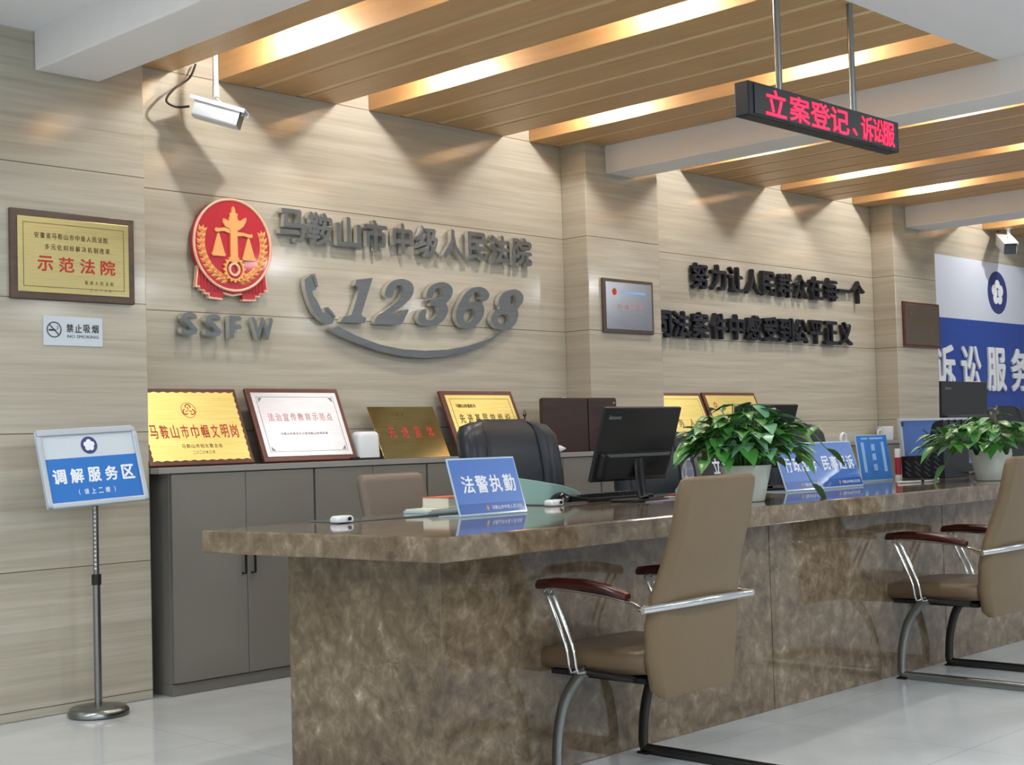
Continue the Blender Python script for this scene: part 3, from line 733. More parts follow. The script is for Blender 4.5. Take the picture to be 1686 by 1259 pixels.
fr_.box(-pw / 2, pw / 2, -ph / 2, ph / 2, -0.012, 0.0, M)
fr_.build('panel_back', 'sign_frame', t, bevel=0.006)
for nm, (x0, x1, y0, y1) in (('frame_rail', (-pw / 2 + .006, pw / 2 - .02, ph / 2 - .026, ph / 2 + .004)), ('frame_rail', (-pw / 2, pw / 2, -ph / 2, -ph / 2 + .024)), ('frame_rail', (-pw / 2, -pw / 2 + .024, -ph / 2, ph / 2 - .026)), ('frame_rail', (pw / 2 - .024, pw / 2, -ph / 2, ph / 2 - .026))):
    MB().box(x0, x1, y0, y1, 0.0, 0.012, M).build(nm, 'sign_frame', t, bevel=0.005, seg=3)
wf = MB().box(-pw / 2 + .022, pw / 2 - .022, 0.045, ph / 2 - .024, 0.0, 0.003, M).build('white_sheet', 'sign_white', t)
bf = MB().box(-pw / 2 + .022, pw / 2 - .022, -ph / 2 + .022, 0.045, 0.0, 0.003, M).build('blue_sheet', 'sign_blue', t)
letters(bf, M, 0.0032, spaced('调解服务区', -0.165, 0.165, -0.035, 0.062, 0.066, 0.03), 'print_white')
letters(bf, M, 0.0032, spaced('（请上二楼）', -0.085, 0.085, -0.108, 0.022, 0.024, 0.01)[1:5] + [('(', -0.085, -0.108, 0.006, 0.026), (')', 0.085, -0.108, 0.006, 0.026)], 'print_white')
bm = M @ Matrix.Translation((0.0, 0.097, 0))
em = MB().disc(0.039, 0.0032, 0.0042, 40, bm).build('round_badge', 'print_navy', wf)
flower(MB(), 0.027, 0.0044, 0.005, bm).build('flower_mark', 'print_white', em)

# ------------------------------------------------------------------ visitor chairs at the counter
def rr_ring(cx, cy, cz, w, th, r, tilt, n=4):
    """ring of a horizontal slice: width along x, thickness along y (tilted by normal)"""
    return [(cx + x, cy + y * math.cos(tilt), cz + y * math.sin(tilt)) for x, y in rrect(w, th, r, n)]
def visitor_chair(cx, cy, label, group, seat_m='tan_leather_dark', back_m='tan_leather', flip=1, rot=0.0):
    """local +y is the sitting direction; origin on the floor at the chair centre"""
    t = thing('visitor_chair', label, 'chair', (cx, cy, 0), group)
    t.rotation_euler = (0, 0, rot)
    M = Matrix.Translation((cx, cy, 0)) @ Matrix.Rotation(rot, 4, 'Z')
    Yb = 0.20
    # back: gently curved high panel, z .31 - 1.02
    st = [(.103 - Yb, .305, .38), (.113 - Yb, .33, .425), (.115 - Yb, .43, .465), (.108 - Yb, .54, .478), (.09 - Yb, .64, .448), (.062 - Yb, .73, .412), (.03 - Yb, .82, .395), (.008 - Yb, .90, .395), (-.012 - Yb, .985, .392), (-.02 - Yb, 1.01, .375), (-.023 - Yb, 1.02, .34)]
    rings = []
    for i, (y, z, w) in enumerate(st):
        th = 0.03 if i in (0, len(st) - 1) else 0.058
        rings.append([(x, y + yy + 0.010 * (1 - (2 * x / w) ** 2) * -1 + 0.03, z) for x, yy in rrect(w, th, min(0.028, th * .48), 4)])
    MB().loft(rings, M).build('backrest', back_m, t, True)
    # seat cushion
    rings = []
    for i, (y, w, zc, th) in enumerate([(-.032, .42, .405, .05), (-.02, .45, .405, .075), (.05, .47, .402, .082), (.2, .475, .402, .085), (.36, .465, .398, .082), (.44, .45, .39, .07), (.475, .42, .38, .045)]):
        rings.append([(x, y, zc + z + 0.012 * (2 * x / w) ** 2) for x, z in rrect(w, th, th * .45, 4)])
    MB().loft(rings, M).build('seat', seat_m, t, True)
    MB().box(-.2, .2, -.015, .4, .345, .362, M).build('seat_underside', 'dark_rubber', t)
    for sx in (-1, 1):
        x = sx * 0.235
        path = spline([(x, .205, .375), (x, .245, .35), (x, .31, .265), (x, .345, .15), (x, .355, .045)], 5) + spline([(x, .352, .024), (x, .33, .016), (x, .2, .016), (x, -.1, .016), (x, -.30, .016)], 3)
        leg = MB().tube(path, (0.021, 0.0125), 12, M, up=(0, 1, 0)).build('leg', 'dark_steel' if sx == 1 else 'satin_steel', t, True)
        MB().box(x - .02, x + .02, .325, .37, 0.0, .008, M).build('foot_pad', 'dark_rubber', leg)
        MB().tube([(x, .21, .372), (x, .1, .368), (x, -.0, .364)], 0.011, 8, M).build('seat_rail', 'dark_steel', t, True)
        xa = sx * 0.272
        rods = MB()
        for o in (0.0, 0.03):
            rods.tube([(xa - sx * .03, .235 - o, .372), (xa, .245 - o, .372)] + spline([(xa, .25 - o, .39), (xa, .265 - o, .46), (xa, .33 - o, .60), (xa, .355 - o, .637)], 4) +
                      spline([(xa, .345 - o, .648), (xa, .2, .645 ), (xa, .05, .632), (xa, -.03, .618)], 4) + [(xa * 1.05, -.07, .60 + o * .3), (xa * 1.09, -.098, .60 + o * .3)], 0.0058, 8, M)
        rods.build('arm_rods', 'chrome', t, True)
        pr = []
        for y, z, w, th in [(.385, .655, .03, .02), (.375, .66, .045, .032), (.3, .667, .052, .036), (.18, .668, .052, .036), (.07, .655, .05, .034), (0.0, .64, .044, .028), (-.012, .638, .03, .018)]:
            pr.append([(xa + a, y, z + b_) for a, b_ in rrect(w, th, th * .42, 3)])
        MB().loft(pr, M).build('armrest', 'arm_wood', t, True)
    bar = [(-.305, -.098, .602), (-.25, -.104, .603), (-.12, -.122, .606), (0, -.127, .607), (.12, -.122, .606), (.25, -.104, .603), (.305, -.098, .602)]
    MB().tube(bar, (0.013, 0.009), 10, M).build('back_bar', 'chrome', t, True)
    MB().tube([(-.235, -.30, .016), (.235, -.30, .016)], (0.02, 0.012), 10, M).build('floor_bar', 'satin_steel', t, True)
    return t
visitor_chair(3.823, 2.945, 'tan leather visitor chair with high back at the near end of the counter', 'tan visitor chairs at the counter')
visitor_chair(6.215, 2.955, 'tan leather visitor chair cut off by the right edge, farther along the counter', 'tan visitor chairs at the counter')
visitor_chair(4.30, 4.76, 'taupe chair behind the counter in front of the grey cabinets', None, 'taupe_leather', 'taupe_leather', rot=math.pi)

# ------------------------------------------------------------------ black office chairs behind the counter
def office_chair(cx, cy, ztop, label, rot=math.pi):
    t = thing('office_chair', label, 'chair', (cx, cy, 0), 'black office chairs behind the counter')
    M = Matrix.Translation((cx, cy, 0)) @ Matrix.Rotation(rot, 4, 'Z')   # local +y faces the counter
    s = ztop / 1.265
    zz_ = [.50, .56, .70, .85, 1.0, 1.1, 1.19, 1.24, 1.262]
    yy_ = [-.17, -.19, -.205, -.205, -.215, -.235, -.255, -.275, -.285]
    ww_ = [.36, .40, .42, .42, .41, .41, .40, .375, .31]
    rings = []
    for z, y, w in zip(zz_, yy_, ww_):
        th = .10 if z < 1.24 else .06
        rings.append([(x, y + q + .02 * (2 * x / w) ** 2, z * s) for x, q in rrect(w, th, th * .45, 4)])
    MB().loft(rings, M).build('backrest', 'black_leather', t, True)
    for sx in (-1, 1):
        rings = []
        for z, y, w in zip(zz_, yy_, ww_):
            k = 1.0 if z < 1.2 else (0.8 if z < 1.25 else .45)
            cxx = sx * (w / 2 + .055 * k)
            rings.append([(cxx + x, y + .03 + q, (z - .012) * s) for x, q in rrect(.15 * k, .125 * k, .055 * k, 4)])
        MB().loft(rings, M).build('side_bolster', 'black_leather', t, True)
    rings = []
    for y, w, th in [(-.2, .44, .07), (-.17, .5, .11), (.0, .53, .12), (.2, .53, .12), (.28, .5, .1), (.31, .44, .06)]:
        rings.append([(x, y, .47 + z) for x, z in rrect(w, th, th * .45, 4)])
    MB().loft(rings, M).build('seat', 'black_leather', t, True)
    for sx in (-1, 1):
        MB().tube(spline([(sx * .27, -.14, .48), (sx * .31, -.13, .60), (sx * .31, -.05, .68), (sx * .31, .12, .68), (sx * .31, .17, .60), (sx * .28, .15, .48)], 4), (.024, .014), 10, M).build('armrest', 'black_plastic', t, True)
    MB().tube([(0, 0, .08), (0, 0, .25), (0, 0, .25), (0, 0, .43)], [.03, .03, .018, .018], 12, M).build('gas_column', 'dark_steel', t, True)
    sb = MB()
    for i in range(5):
        a = 2 * math.pi * i / 5
        sb.tube([(0, 0, .105), (.30 * math.cos(a), .30 * math.sin(a), .07)], [(.025, .03), (.015, .018)], 8, M)
    sb.build('star_base', 'black_plastic', t, True)
    for i in range(5):
        a = 2 * math.pi * i / 5
        MB().disc(.028, -.02, .02, 16, M @ Matrix.Translation((.29 * math.cos(a), .29 * math.sin(a), .028)) @ Matrix.Rotation(a, 4, 'Z') @ Matrix.Rotation(math.pi / 2, 4, 'X')).build('caster', 'dark_rubber', t)
    return t
office_chair(5.10, 4.74, 1.268, 'black leather office chair in front of the gold plaque, left of the monitor')
office_chair(6.32, 4.80, 1.21, 'black office chair half hidden behind the first computer monitor')
office_chair(7.78, 4.80, 1.235, 'black office chair behind the second monitor and the bushy plant')
office_chair(10.95, 4.80, 1.33, 'black office chair at the right edge behind the far plant')

# ------------------------------------------------------------------ awards leaning on the cabinets
ZK = 1.0755
def leaning(xc, yb, yt, zt):
    u = Vector((0, yt - yb, zt - ZK)); h = u.length
    return frame((xc, (yb + yt) / 2, (ZK + zt) / 2), (1, 0, 0), u), h
# gold award
M, hgt = leaning(3.885, 5.855, 6.02, 1.452)
M = M @ Matrix.Translation((0, 0, -0.002))
t, sh, z = plaque('award_plaque', 'gold award plaque with scalloped edge leaning at the left end of the cabinets', M, 0.60, hgt, 'plaque_wood', 'gold_sheet', 0.02, 0.02, ruffle=True, group='award plaques on the cabinets')
letters(sh, M, z, spaced('马鞍山市巾帼文明岗', -0.235, 0.225, -0.03, 0.042, 0.072, 0.008), 'print_red')
letters(sh, M, z, spaced('马鞍山市妇女联合会', -0.09, 0.12, -0.108, 0.02, 0.022), 'print_brown')
letters(sh, M, z, spaced('二〇二〇年三月', -0.04, 0.07, -0.142, 0.014, 0.016), 'print_brown')
bb = M @ Matrix.Translation((-0.01, 0.085, 0))
g = MB().shape([circ(0.042, 32), circ(0.0395, 32)], z, z + .0008, bb)
for k in range(3):
    a = math.radians(90 + 120 * k)
    g.tube([(0.022 * math.cos(a) + 0.014 * math.cos(q), 0.018 * math.sin(a) + 0.014 * math.sin(q), z) for q in [a - 1.9 + 3.8 * i / 10 for i in range(11)]], 0.0028, 6, bb)
    g.tube([(0.022 * math.cos(a) , 0.018 * math.sin(a), z), (0.004 * math.cos(a), 0.004 * math.sin(a), z)], 0.0024, 6, bb)
g.build('round_mark', 'print_red', sh)
# silver certificate
M, hgt = leaning(4.545, 5.855, 6.02, 1.456)
t, sh, z = plaque('award_plaque', 'silver award plaque in dark wood, second from the left on the cabinets', M, 0.605, hgt, 'plaque_wood', 'silver_sheet', 0.026, 0.02, group='award plaques on the cabinets', line='grey_print')
letters(sh, M, z, spaced('法治宣传教育示范点', -0.19, 0.19, 0.04, 0.036, 0.044, 0.006), 'print_faded_red')
letters(sh, M, z, spaced('马鞍山市普法办公室马鞍山市司法局', -0.15, 0.14, -0.055, 0.014, 0.014), 'grey_print')
cor = MB()
for sx in (-1, 1):
    for sy in (-1, 1):
        cor.prism([(sx * .24, sy * .15), (sx * .215, sy * .15), (sx * .24, sy * .125)][::(1 if sx * sy > 0 else -1)], z, z + .0008, M)
cor.build('corner_ornament', 'grey_print', sh)
# bronze sheet
M, hgt = leaning(5.30, 5.86, 6.0, 1.365)
t, sh, z = plaque('award_plaque', 'mirror bronze award sheet without frame between two framed plaques', M, 0.495, hgt, None, 'bronze_sheet', 0.0, 0.0, group='award plaques on the cabinets')
letters(sh, M, z, spaced('先进集体', -0.13, 0.16, 0.0, 0.05, 0.075, 0.006), 'print_red')
letters(sh, M, z, spaced('人民法', -0.08, -0.01, 0.11, 0.016, 0.018), 'print_brown')
# gold award behind office chair
M, hgt = leaning(5.915, 5.86, 6.03, 1.452)
t, sh, z = plaque('award_plaque', 'gold award plaque in brown frame half hidden by the black office chair', M, 0.605, hgt, 'plaque_wood', 'gold_sheet', 0.03, 0.02, group='award plaques on the cabinets', line='print_brown')
letters(sh, M, z, spaced('马鞍山市直机关', -0.2, -0.06, 0.105, 0.022, 0.024, 0.01), 'print_brown')
letters(sh, M, z, spaced('先进基层党组织', -0.19, 0.19, 0.022, 0.042, 0.06, 0.008), 'print_brown')
# right recess
M, hgt = leaning(7.84, 5.86, 6.02, 1.452)
t, sh, z = plaque('award_plaque', 'gold award plaque right of the middle pillar, partly behind the monitor', M, 0.58, hgt, 'plaque_wood', 'gold_sheet', 0.026, 0.02, group='award plaques on the cabinets', line='print_brown')
letters(sh, M, z, spaced('服务人民', -0.18, 0.2, -0.03, 0.06, 0.06, 0.008), 'print_brown')
MB().box(-0.1, 0.17, -0.12, -0.112, z, z + .0006, M).build('printed_band', 'print_brown', sh)
M, hgt = leaning(8.485, 5.86, 6.02, 1.456)
t, sh, z = plaque('award_plaque', 'gold award plaque in red-brown frame behind the bushy plant', M, 0.655, hgt, 'plaque_wood', 'gold_sheet', 0.026, 0.02, group='award plaques on the cabinets')
letters(sh, M, z, spaced('先进党支部', -0.2, 0.2, -0.03, 0.06, 0.06, 0.008), 'print_brown')
MB().box(-0.13, 0.2, 0.098, 0.108, z, z + .0006, M).build('printed_band', 'print_brown', sh)
MB().shape([circ(0.02, 24, -0.22, 0.105), circ(0.012, 24, -0.22, 0.105)], z, z + .0008, M).build('round_mark', 'print_red', sh)
# brown wooden cases, white dispenser, small things
M, hgt = leaning(6.49, 5.826, 5.83, 1.412)
t = thing('wooden_case', 'dark brown flat wooden case standing on the cabinet by the middle pillar', 'case', (6.49, 5.82, ZK))
MB().prism(rrect(0.418, hgt, 0.012, 3), 0.0, 0.02, M).build('lid', 'brown_case', t, bevel=0.004)
MB().prism(rrect(0.41, hgt - .006, 0.012, 3), -0.012, -0.0005, M).build('case_body', 'brown_case', t, bevel=0.004)
MB().tube([(-.02, hgt / 2, 0), (.02, hgt / 2, 0)], 0.006, 8, M).build('clasp', 'chrome', t, True)
t = thing('wooden_case', 'dark reddish brown wooden case with a bright stud behind the monitor', 'case', (6.842, 5.82, ZK))
Mc = frame((6.842, 5.826, 1.2445), (1, 0, 0), (0, 0.01, 1))
MB().prism(rrect(0.272, 0.337, 0.015, 3), -0.012, 0.02, Mc).build('panel', 'brown_case', t, bevel=0.003)
MB().lathe([(0.001, 0.026), (0.007, 0.024), (0.009, 0.02)], 12, Mc @ Matrix.Translation((0.112, 0.135, 0))).build('stud', 'chrome', t, True)
t = thing('dispenser_box', 'white rounded plastic box between the silver and bronze plaques', 'box', (4.94, 5.885, ZK))
MB().loft([[(4.94 + x, 5.885 + y, z) for x, y in rrect(w, w * .62, .026, 5)] for w, z in ((.148, ZK), (.152, ZK + .01), (.146, 1.2), (.138, 1.218), (.11, 1.228))]).build('shell', 'white_plastic', t, True)
MB().box(4.86, 5.02, 5.835, 5.84, ZK, ZK + .012).build('base_strip', 'black_plastic', t)
tag(MB().box(4.80, 4.858, 5.83, 5.845, ZK, ZK + .018).build('black_clip', 'black_plastic', bevel=.003), 'small black plastic clip beside the white box on the cabinet', 'clip')
t = thing('desk_ornament', 'small dark pointed ornament standing right of the gold plaque', 'ornament', (6.26, 5.94, ZK))
MB().lathe([(.02, ZK), (.02, ZK + .006), (.004, ZK + .012), (.004, 1.30), (.013, 1.31), (.001, 1.345)], 10, Matrix.Translation((6.26, 5.94, 0))).build('stem', 'dark_steel', t, True)
tag(MB().lathe([(.024, 0), (.02, .05), (.006, .09), (.002, .1)], 14, Matrix.Translation((6.36, 5.790, ZK + .024)) @ Matrix.Rotation(math.pi / 2, 4, 'Y')).build('white_bottle', 'white_plastic', None, True), 'small white nozzle bottle lying beside the brown wooden case', 'bottle')
t = thing('mug', 'white mug on the far cabinet beside the far pillar', 'mug', (10.60, 5.93, ZK))
MB().lathe([(.06, ZK), (.068, ZK + .01), (.07, 1.19), (.063, 1.19), (.06, ZK + .02)], 20, Matrix.Translation((10.60, 5.93, 0))).build('cup', 'white_plastic', t, True)
MB().tube(spline([(10.54, 5.93, 1.165), (10.49, 5.93, 1.155), (10.485, 5.93, 1.12), (10.545, 5.93, 1.105)], 4), .007, 8).build('handle', 'white_plastic', t, True)

# ------------------------------------------------------------------ things on the counter
def corner_guard(px, py, label):
    p = onZ(px, py, ZT)
    o = MB().loft([[(p.x + x, p.y + y, ZT + z) for x, y in rrect(w, w * .62, .012, 4)] for w, z in ((.078, .004), (.084, .010), (.08, .022), (.066, .028))]).build('desk_clip', 'white_plastic', None, True)
    MB().disc(.007, -.0, .006, 12, frame((p.x + .012, p.y - .03, ZT + .017), (1, 0, 0), (0, 0, 1))).build('hole', 'hole_dark', o)
    return tag(o, label, 'clip', 'white corner clips on the desk glass')
def glass_mat(x0, x1, y0, y1, label):
    return tag(MB().box(x0, x1, y0, y1, ZT + .0005, ZT + .006).build('desk_mat', 'mat_grey', bevel=.001), label, 'desk mat', 'dark desk mats on the counter')
glass_mat(3.345, 4.36, 4.14, 4.33, 'dark glossy desk mat at the left end of the counter under the books')
glass_mat(4.56, 5.66, 4.215, 4.36, 'dark glossy desk mat under the keyboard and mouse')
corner_guard(563, 861, 'white plastic corner clip on the counter left of the books')
corner_guard(912, 833, 'white plastic corner clip beside the black mouse')
# books
t = thing('paper_folder', 'pale blue-white paper folder lying under the orange book', 'folder', (4.02, 4.26, ZT + .006))
MB().box(-.2, .21, -.085, .07, 0, .010, Matrix.Translation((4.02, 4.245, ZT + .0065)) @ Matrix.Rotation(-.04, 4, 'Z')).build('cover', 'paper_tint', t, bevel=.001)
MB().box(-.2, .19, -.08, .07, .0102, .017, Matrix.Translation((4.03, 4.25, ZT + .0065)) @ Matrix.Rotation(.02, 4, 'Z')).build('sheets', 'paper', t)
t = thing('book', 'thick book with orange cover on top of the paper folder', 'book', (4.06, 4.25, ZT + .024))
Mb = Matrix.Translation((4.075, 4.25, ZT + .0240)) @ Matrix.Rotation(.03, 4, 'Z')
MB().box(-.145, .145, -.075, .075, .004, .040, Mb).build('pages', 'paper', t)
MB().box(-.147, .147, -.078, .078, .040, .0435, Mb).build('front_cover', 'cover_orange', t)
MB().box(-.147, .147, -.078, .078, 0, .0039, Mb).build('back_cover', 'paper', t)
# acrylic table signs
def table_sign(px, Y, w, h, lean, text, label, th=0.006, sub=True):
    p = onY(px, 820, Y)
    M = frame((p.x + w / 2, p.y, ZT + .004), (1, 0, 0), (0, lean, h))
    L = math.hypot(lean, h)
    t = thing('table_sign', label, 'table sign', (p.x + w / 2, p.y + .03, ZT), 'blue acrylic signs on the counter')
    MB().box(-w / 2, w / 2, 0, L, -th, 0, M).build('acrylic_panel', 'acrylic_edge', t, bevel=.001)
    MB().box(p.x, p.x + w, p.y + .002, p.y + lean + .05, ZT + .0004, ZT + .0045).build('acrylic_foot', 'acrylic_edge', t, bevel=.001)
    c = MB().box(-w / 2 + .006, w / 2 - .006, .034, L - .007, .0004, .0016, M).build('printed_card', 'acrylic_blue', t)
    fo = MB().box(-w / 2 + .006, w / 2 - .006, .007, .034 + .012, .0018, .0024, M).build('footer_band', 'footer_blue', c)
    b = MB()
    for i, ch in enumerate(text):
        b.text(ch, -w / 2 + w * (.215 + i * .205), L * .53, w * .175, L * .31, .0018, .0024, M, bold=.02)
    b.build('lettering', 'print_white', c)
    b = MB()
    for i, ch in enumerate('马鞍山市中级人民法院'):
        b.text(ch, -w / 2 + w * (.50 + i * .046), .026, w * .038, .016, .0026, .0030, M)
    b.build('small_lettering', 'print_white', fo)
    MB().disc(.011, .0026, .003, 20, M @ Matrix.Translation((-w / 2 + w * .42, .026, 0)), rx=.007).build('small_emblem', 'orange_print', fo)
    return t
table_sign(757, 3.92, 0.375, 0.222, 0.072, '法警执勤', 'blue acrylic table sign standing alone at the left of the counter by the books')
table_sign(1296, 3.84, 0.36, 0.235, 0.075, '行政起诉', 'blue acrylic table sign half covered by the bushy plant')
table_sign(1358, 3.84, 0.385, 0.235, 0.075, '民事起诉', 'blue acrylic table sign between the plant and the portrait sign')
# portrait sign
p = onZ(1420, 794, ZT); w, h, lean = 0.345, 0.262, 0.035
t = thing('portrait_sign', 'bright blue portrait notice with pale text columns, right of the slanted signs', 'table sign', (p.x + w / 2, p.y, ZT))
M = frame((p.x + w / 2, p.y, ZT + .004), (1, 0, 0), (0, lean, h))
MB().box(-w / 2, w / 2, 0, math.hypot(lean, h), -.006, 0, M).build('acrylic_panel', 'acrylic_edge', t)
MB().box(p.x, p.x + w, p.y + .002, p.y + .1, ZT + .0004, ZT + .0045).build('acrylic_foot', 'acrylic_edge', t)
c = MB().box(-w / 2 + .004, w / 2 - .004, .006, math.hypot(lean, h) - .004, .0004, .0016, M).build('printed_card', 'sign_blue', t)
b = MB().box(-.12, -.05, .238, .248, .0018, .0022, M).box(-.03, .12, .238, .248, .0018, .0022, M)
b.box(-.13, -.098, .05, .222, .0018, .0022, M).box(.092, .125, .05, .222, .0018, .0022, M)
for y in (.19, .135, .075): b.box(-.022, .018, y - .017, y + .02, .0018, .0022, M)
b.build('text_columns', 'print_pale_blue', c)

# mint sheet, mouse, keyboard
t = thing('mint_tray', 'pale mint rounded plastic sheet standing behind the blue sign and the mouse', 'plastic sheet', (4.7, 4.42, ZT))
pts = [(4.35, ZT + .002), (5.02, ZT + .002), (5.005, ZT + .02), (4.95, ZT + .05), (4.85, ZT + .078), (4.68, ZT + .105), (4.5, ZT + .13), (4.35, ZT + .14)]
MB().prism(pts, 0, .012, frame((0, 4.385, 0), (1, 0, 0), (0, 0, 1))).build('sheet', 'mint_plastic', t, bevel=.003)
t = thing('computer_mouse', 'black computer mouse beside the white corner clip', 'mouse', (4.76, 4.30, ZT + .006))
rings = []
for k in range(9):
    f = k / 8; y = -.055 + .11 * f; w = .064 * (math.sin(math.pi * (0.08 + .84 * f)) ** .5); hh = .045 * (math.sin(math.pi * (.12 + .76 * f)) ** .6)
    rings.append([(4.755 + w / 2 * math.cos(a) * (1 if math.sin(a) >= 0 else 1), 4.30 + y, ZT + .0065 + max(0, math.sin(a)) * hh) for a in [2 * math.pi * i / 16 for i in range(16)]])
MB().loft(rings).build('shell', 'black_gloss', t, True)
MB().disc(.006, -.003, .003, 14, frame((4.755, 4.268, ZT + .0385), (0, 1, 0), (0, 0, 1))).build('wheel', 'dark_steel', t)
t = thing('keyboard', 'slim black keyboard lying in front of the first monitor', 'keyboard', (5.05, 4.26, ZT + .006))
Mk = Matrix.Translation((5.07, 4.275, ZT + .0065))
MB().prism([(-.075, 0), (.075, 0), (.075, .028), (-.075, .012)], -.235, .235, Mk @ Matrix.Rotation(math.pi / 2, 4, 'Z') @ Matrix.Rotation(math.pi / 2, 4, 'X')).build('body', 'black_plastic', t, bevel=.002)
for r_ in range(5):
    kb = MB()
    for c_ in range(15):
        kb.box(-.222 + c_ * .0297, -.197 + c_ * .0297, -.058 + r_ * .025, -.037 + r_ * .025, .016 + .0 , .0315 - r_ * .0032, Mk)
    kb.build('key_row', 'black_plastic', t)

# monitors
def monitor(xc, ztop, ytop, label, brand=True, w=0.545, h=0.33, tilt=0.105, foot=True):
    t = thing('monitor', label, 'monitor', (xc, ytop + .06, ZT), 'computer monitors on the counter')
    M = frame((xc, ytop, ztop), (1, 0, 0), (0, -tilt, h))       # z points towards the visitors (back of the screen)
    MB().box(-w / 2, w / 2, -math.hypot(h, tilt), 0, -.02, 0, M).build('screen_case', 'black_plastic', t, bevel=.004)
    MB().box(-w / 2 + .008, w / 2 - .008, -math.hypot(h, tilt) + .015, -.008, -.0215, -.0202, M).build('screen', 'black_gloss', t)
    hb = math.hypot(h, tilt)
    rings = [[(x, y, z) for x, y in rrect(ww, hh, .012, 3, 0, cy)] for ww, hh, cy, z in ((w * .9, hb * .36, -hb * .77, 0.0), (w * .88, hb * .34, -hb * .775, .022), (w * .80, hb * .28, -hb * .78, .03))]
    hump = MB().loft(rings, M).build('rear_housing', 'black_plastic', t)
    vb = MB()
    for i in range(9): vb.box(-.02 + i * .02, -.008 + i * .02, -hb * .80, -hb * .73, .0302, .031, M)
    vb.build('vent_slots', 'dark_steel', hump)
    if brand:
        MB().text('lenovo', -w * .36, -.045, .085, .02, .0004, .0012, M, bold=.01, shear=.15).build('brand_lettering', 'grey_print', t)
    zb = ztop - h
    MB().tube(spline([(xc, ytop + tilt * .8 - .035, zb + .10), (xc, ytop + tilt * .7 - .03, zb + .02), (xc + .0, ytop + .03, ZT + .03), (xc, ytop + .02, ZT + .012)], 4), (.032, .014), 10, up=(1, 0, 0)).build('stand_arm', 'black_plastic', t, True)
    MB().prism(rrect(.24, .18, .03, 4), 0, .010, Matrix.Translation((xc, ytop + .05, ZT + .0005))).build('stand_base', 'black_plastic', t, bevel=.003)
    return t
monitor(5.01, 1.288, 4.0, 'black monitor seen from behind, beside the keyboard on the counter')
monitor(6.13, 1.302, 4.08, 'black monitor behind the bushy plant on the counter', False)
monitor(8.997, 1.469, 4.42, 'tall black monitor in front of the blue poster by the far plant', True, w=0.665, h=0.37, tilt=0.01)
# papers under monitor
def sheet(px, py, w, d, m, label, rot=0.0, z=0.0, th=.003, name='paper_sheet', cat='paper'):
    p = onZ(px, py, ZT)
    return tag(MB().box(-w / 2, w / 2, -d / 2, d / 2, 0, th, Matrix.Translation((p.x, p.y, ZT + .0065 + z)) @ Matrix.Rotation(rot, 4, 'Z')).build(name, m), label, cat)
tag(MB().box(-.11, .11, -.04, .05, 0, .004, Matrix.Translation((5.02, 3.90, ZT + .0006)) @ Matrix.Rotation(.15, 4, 'Z')).build('paper_sheet', 'purple_paper'), 'pale purple paper in front of the monitor stand', 'paper')
tag(MB().box(-.16, .2, -.06, .06, 0, .006, Matrix.Translation((5.44, 4.06, ZT + .0006))).build('paper_sheet', 'paper'), 'white paper right of the monitor stand', 'paper')
tag(MB().box(-.18, .17, -.05, .05, 0, .010, Matrix.Translation((5.50, 4.08, ZT + .0068))).build('red_folder', 'red_paper'), 'dull red folder on the white paper beside the monitor', 'folder')
t = thing('face_mask', 'light blue folded cloth item right of the monitor stand', 'cloth', (5.55, 4.12, ZT + .017))
rings = []
for k in range(9):
    f = k / 8; x = -.07 + .22 * f; hh = .062 * math.sin(math.pi * (.1 + .5 * (1 - f) + .2)) ** .8
    rings.append([(5.50 + x, 4.12 + .05 * math.cos(a), ZT + .0172 + max(0, math.sin(a)) * hh) for a in [2 * math.pi * i / 14 for i in range(14)]])
MB().loft(rings).build('cloth', 'mask_blue', t, True)
# plastic water bottle
BX, BY = 5.44, 4.05
p = onY(1132, 770, 4.22)
BX, BY = p.x, 4.22
t = thing('water_bottle', 'clear plastic water bottle with lilac cap beside the monitor', 'bottle', (BX, BY, ZT))
Tb = Matrix.Translation((BX, BY, ZT + .0006))
MB().lathe([(.026, 0), (.031, .006), (.031, .03), (.029, .035), (.031, .04), (.031, .075), (.029, .08), (.031, .085), (.031, .115), (.024, .145), (.013, .163), (.012, .178)], 20, Tb).build('body', 'clear_plastic', t, True)
MB().lathe([(.014, .17), (.0145, .195), (.013, .197)], 18, Tb).build('cap', 'cap_lilac', t, True)

# scissors in a pen cup
p = onZ(1404, 792, ZT); PX, PY = 6.93, 4.14
p = onY(1405, 770, 4.2); PX, PY = p.x, 4.26
t = thing('pen_cup', 'pale clear pen cup behind the blue slanted sign', 'pen cup', (PX, PY, ZT))
MB().lathe([(.04, 0.0), (.042, .004), (.042, .16), (.038, .16), (.038, .006)], 20, Matrix.Translation((PX, PY, ZT + .0006))).build('cup', 'acrylic_edge', t, True)
t = thing('scissors', 'scissors with white ring handle standing in the pen cup', 'scissors', (PX, PY, ZT + .02))
MB().tube([(PX + .028 * math.cos(a) + .004, PY, ZT + .245 + .034 * math.sin(a)) for a in [2 * math.pi * i / 20 for i in range(20)]], .0075, 8, closed=True, up=(0, 1, 0)).build('handle_ring', 'white_plastic', t, True)
MB().box(PX - .012, PX + .002, PY - .004, PY + .004, ZT + .02, ZT + .215).build('blade', 'chrome', t)

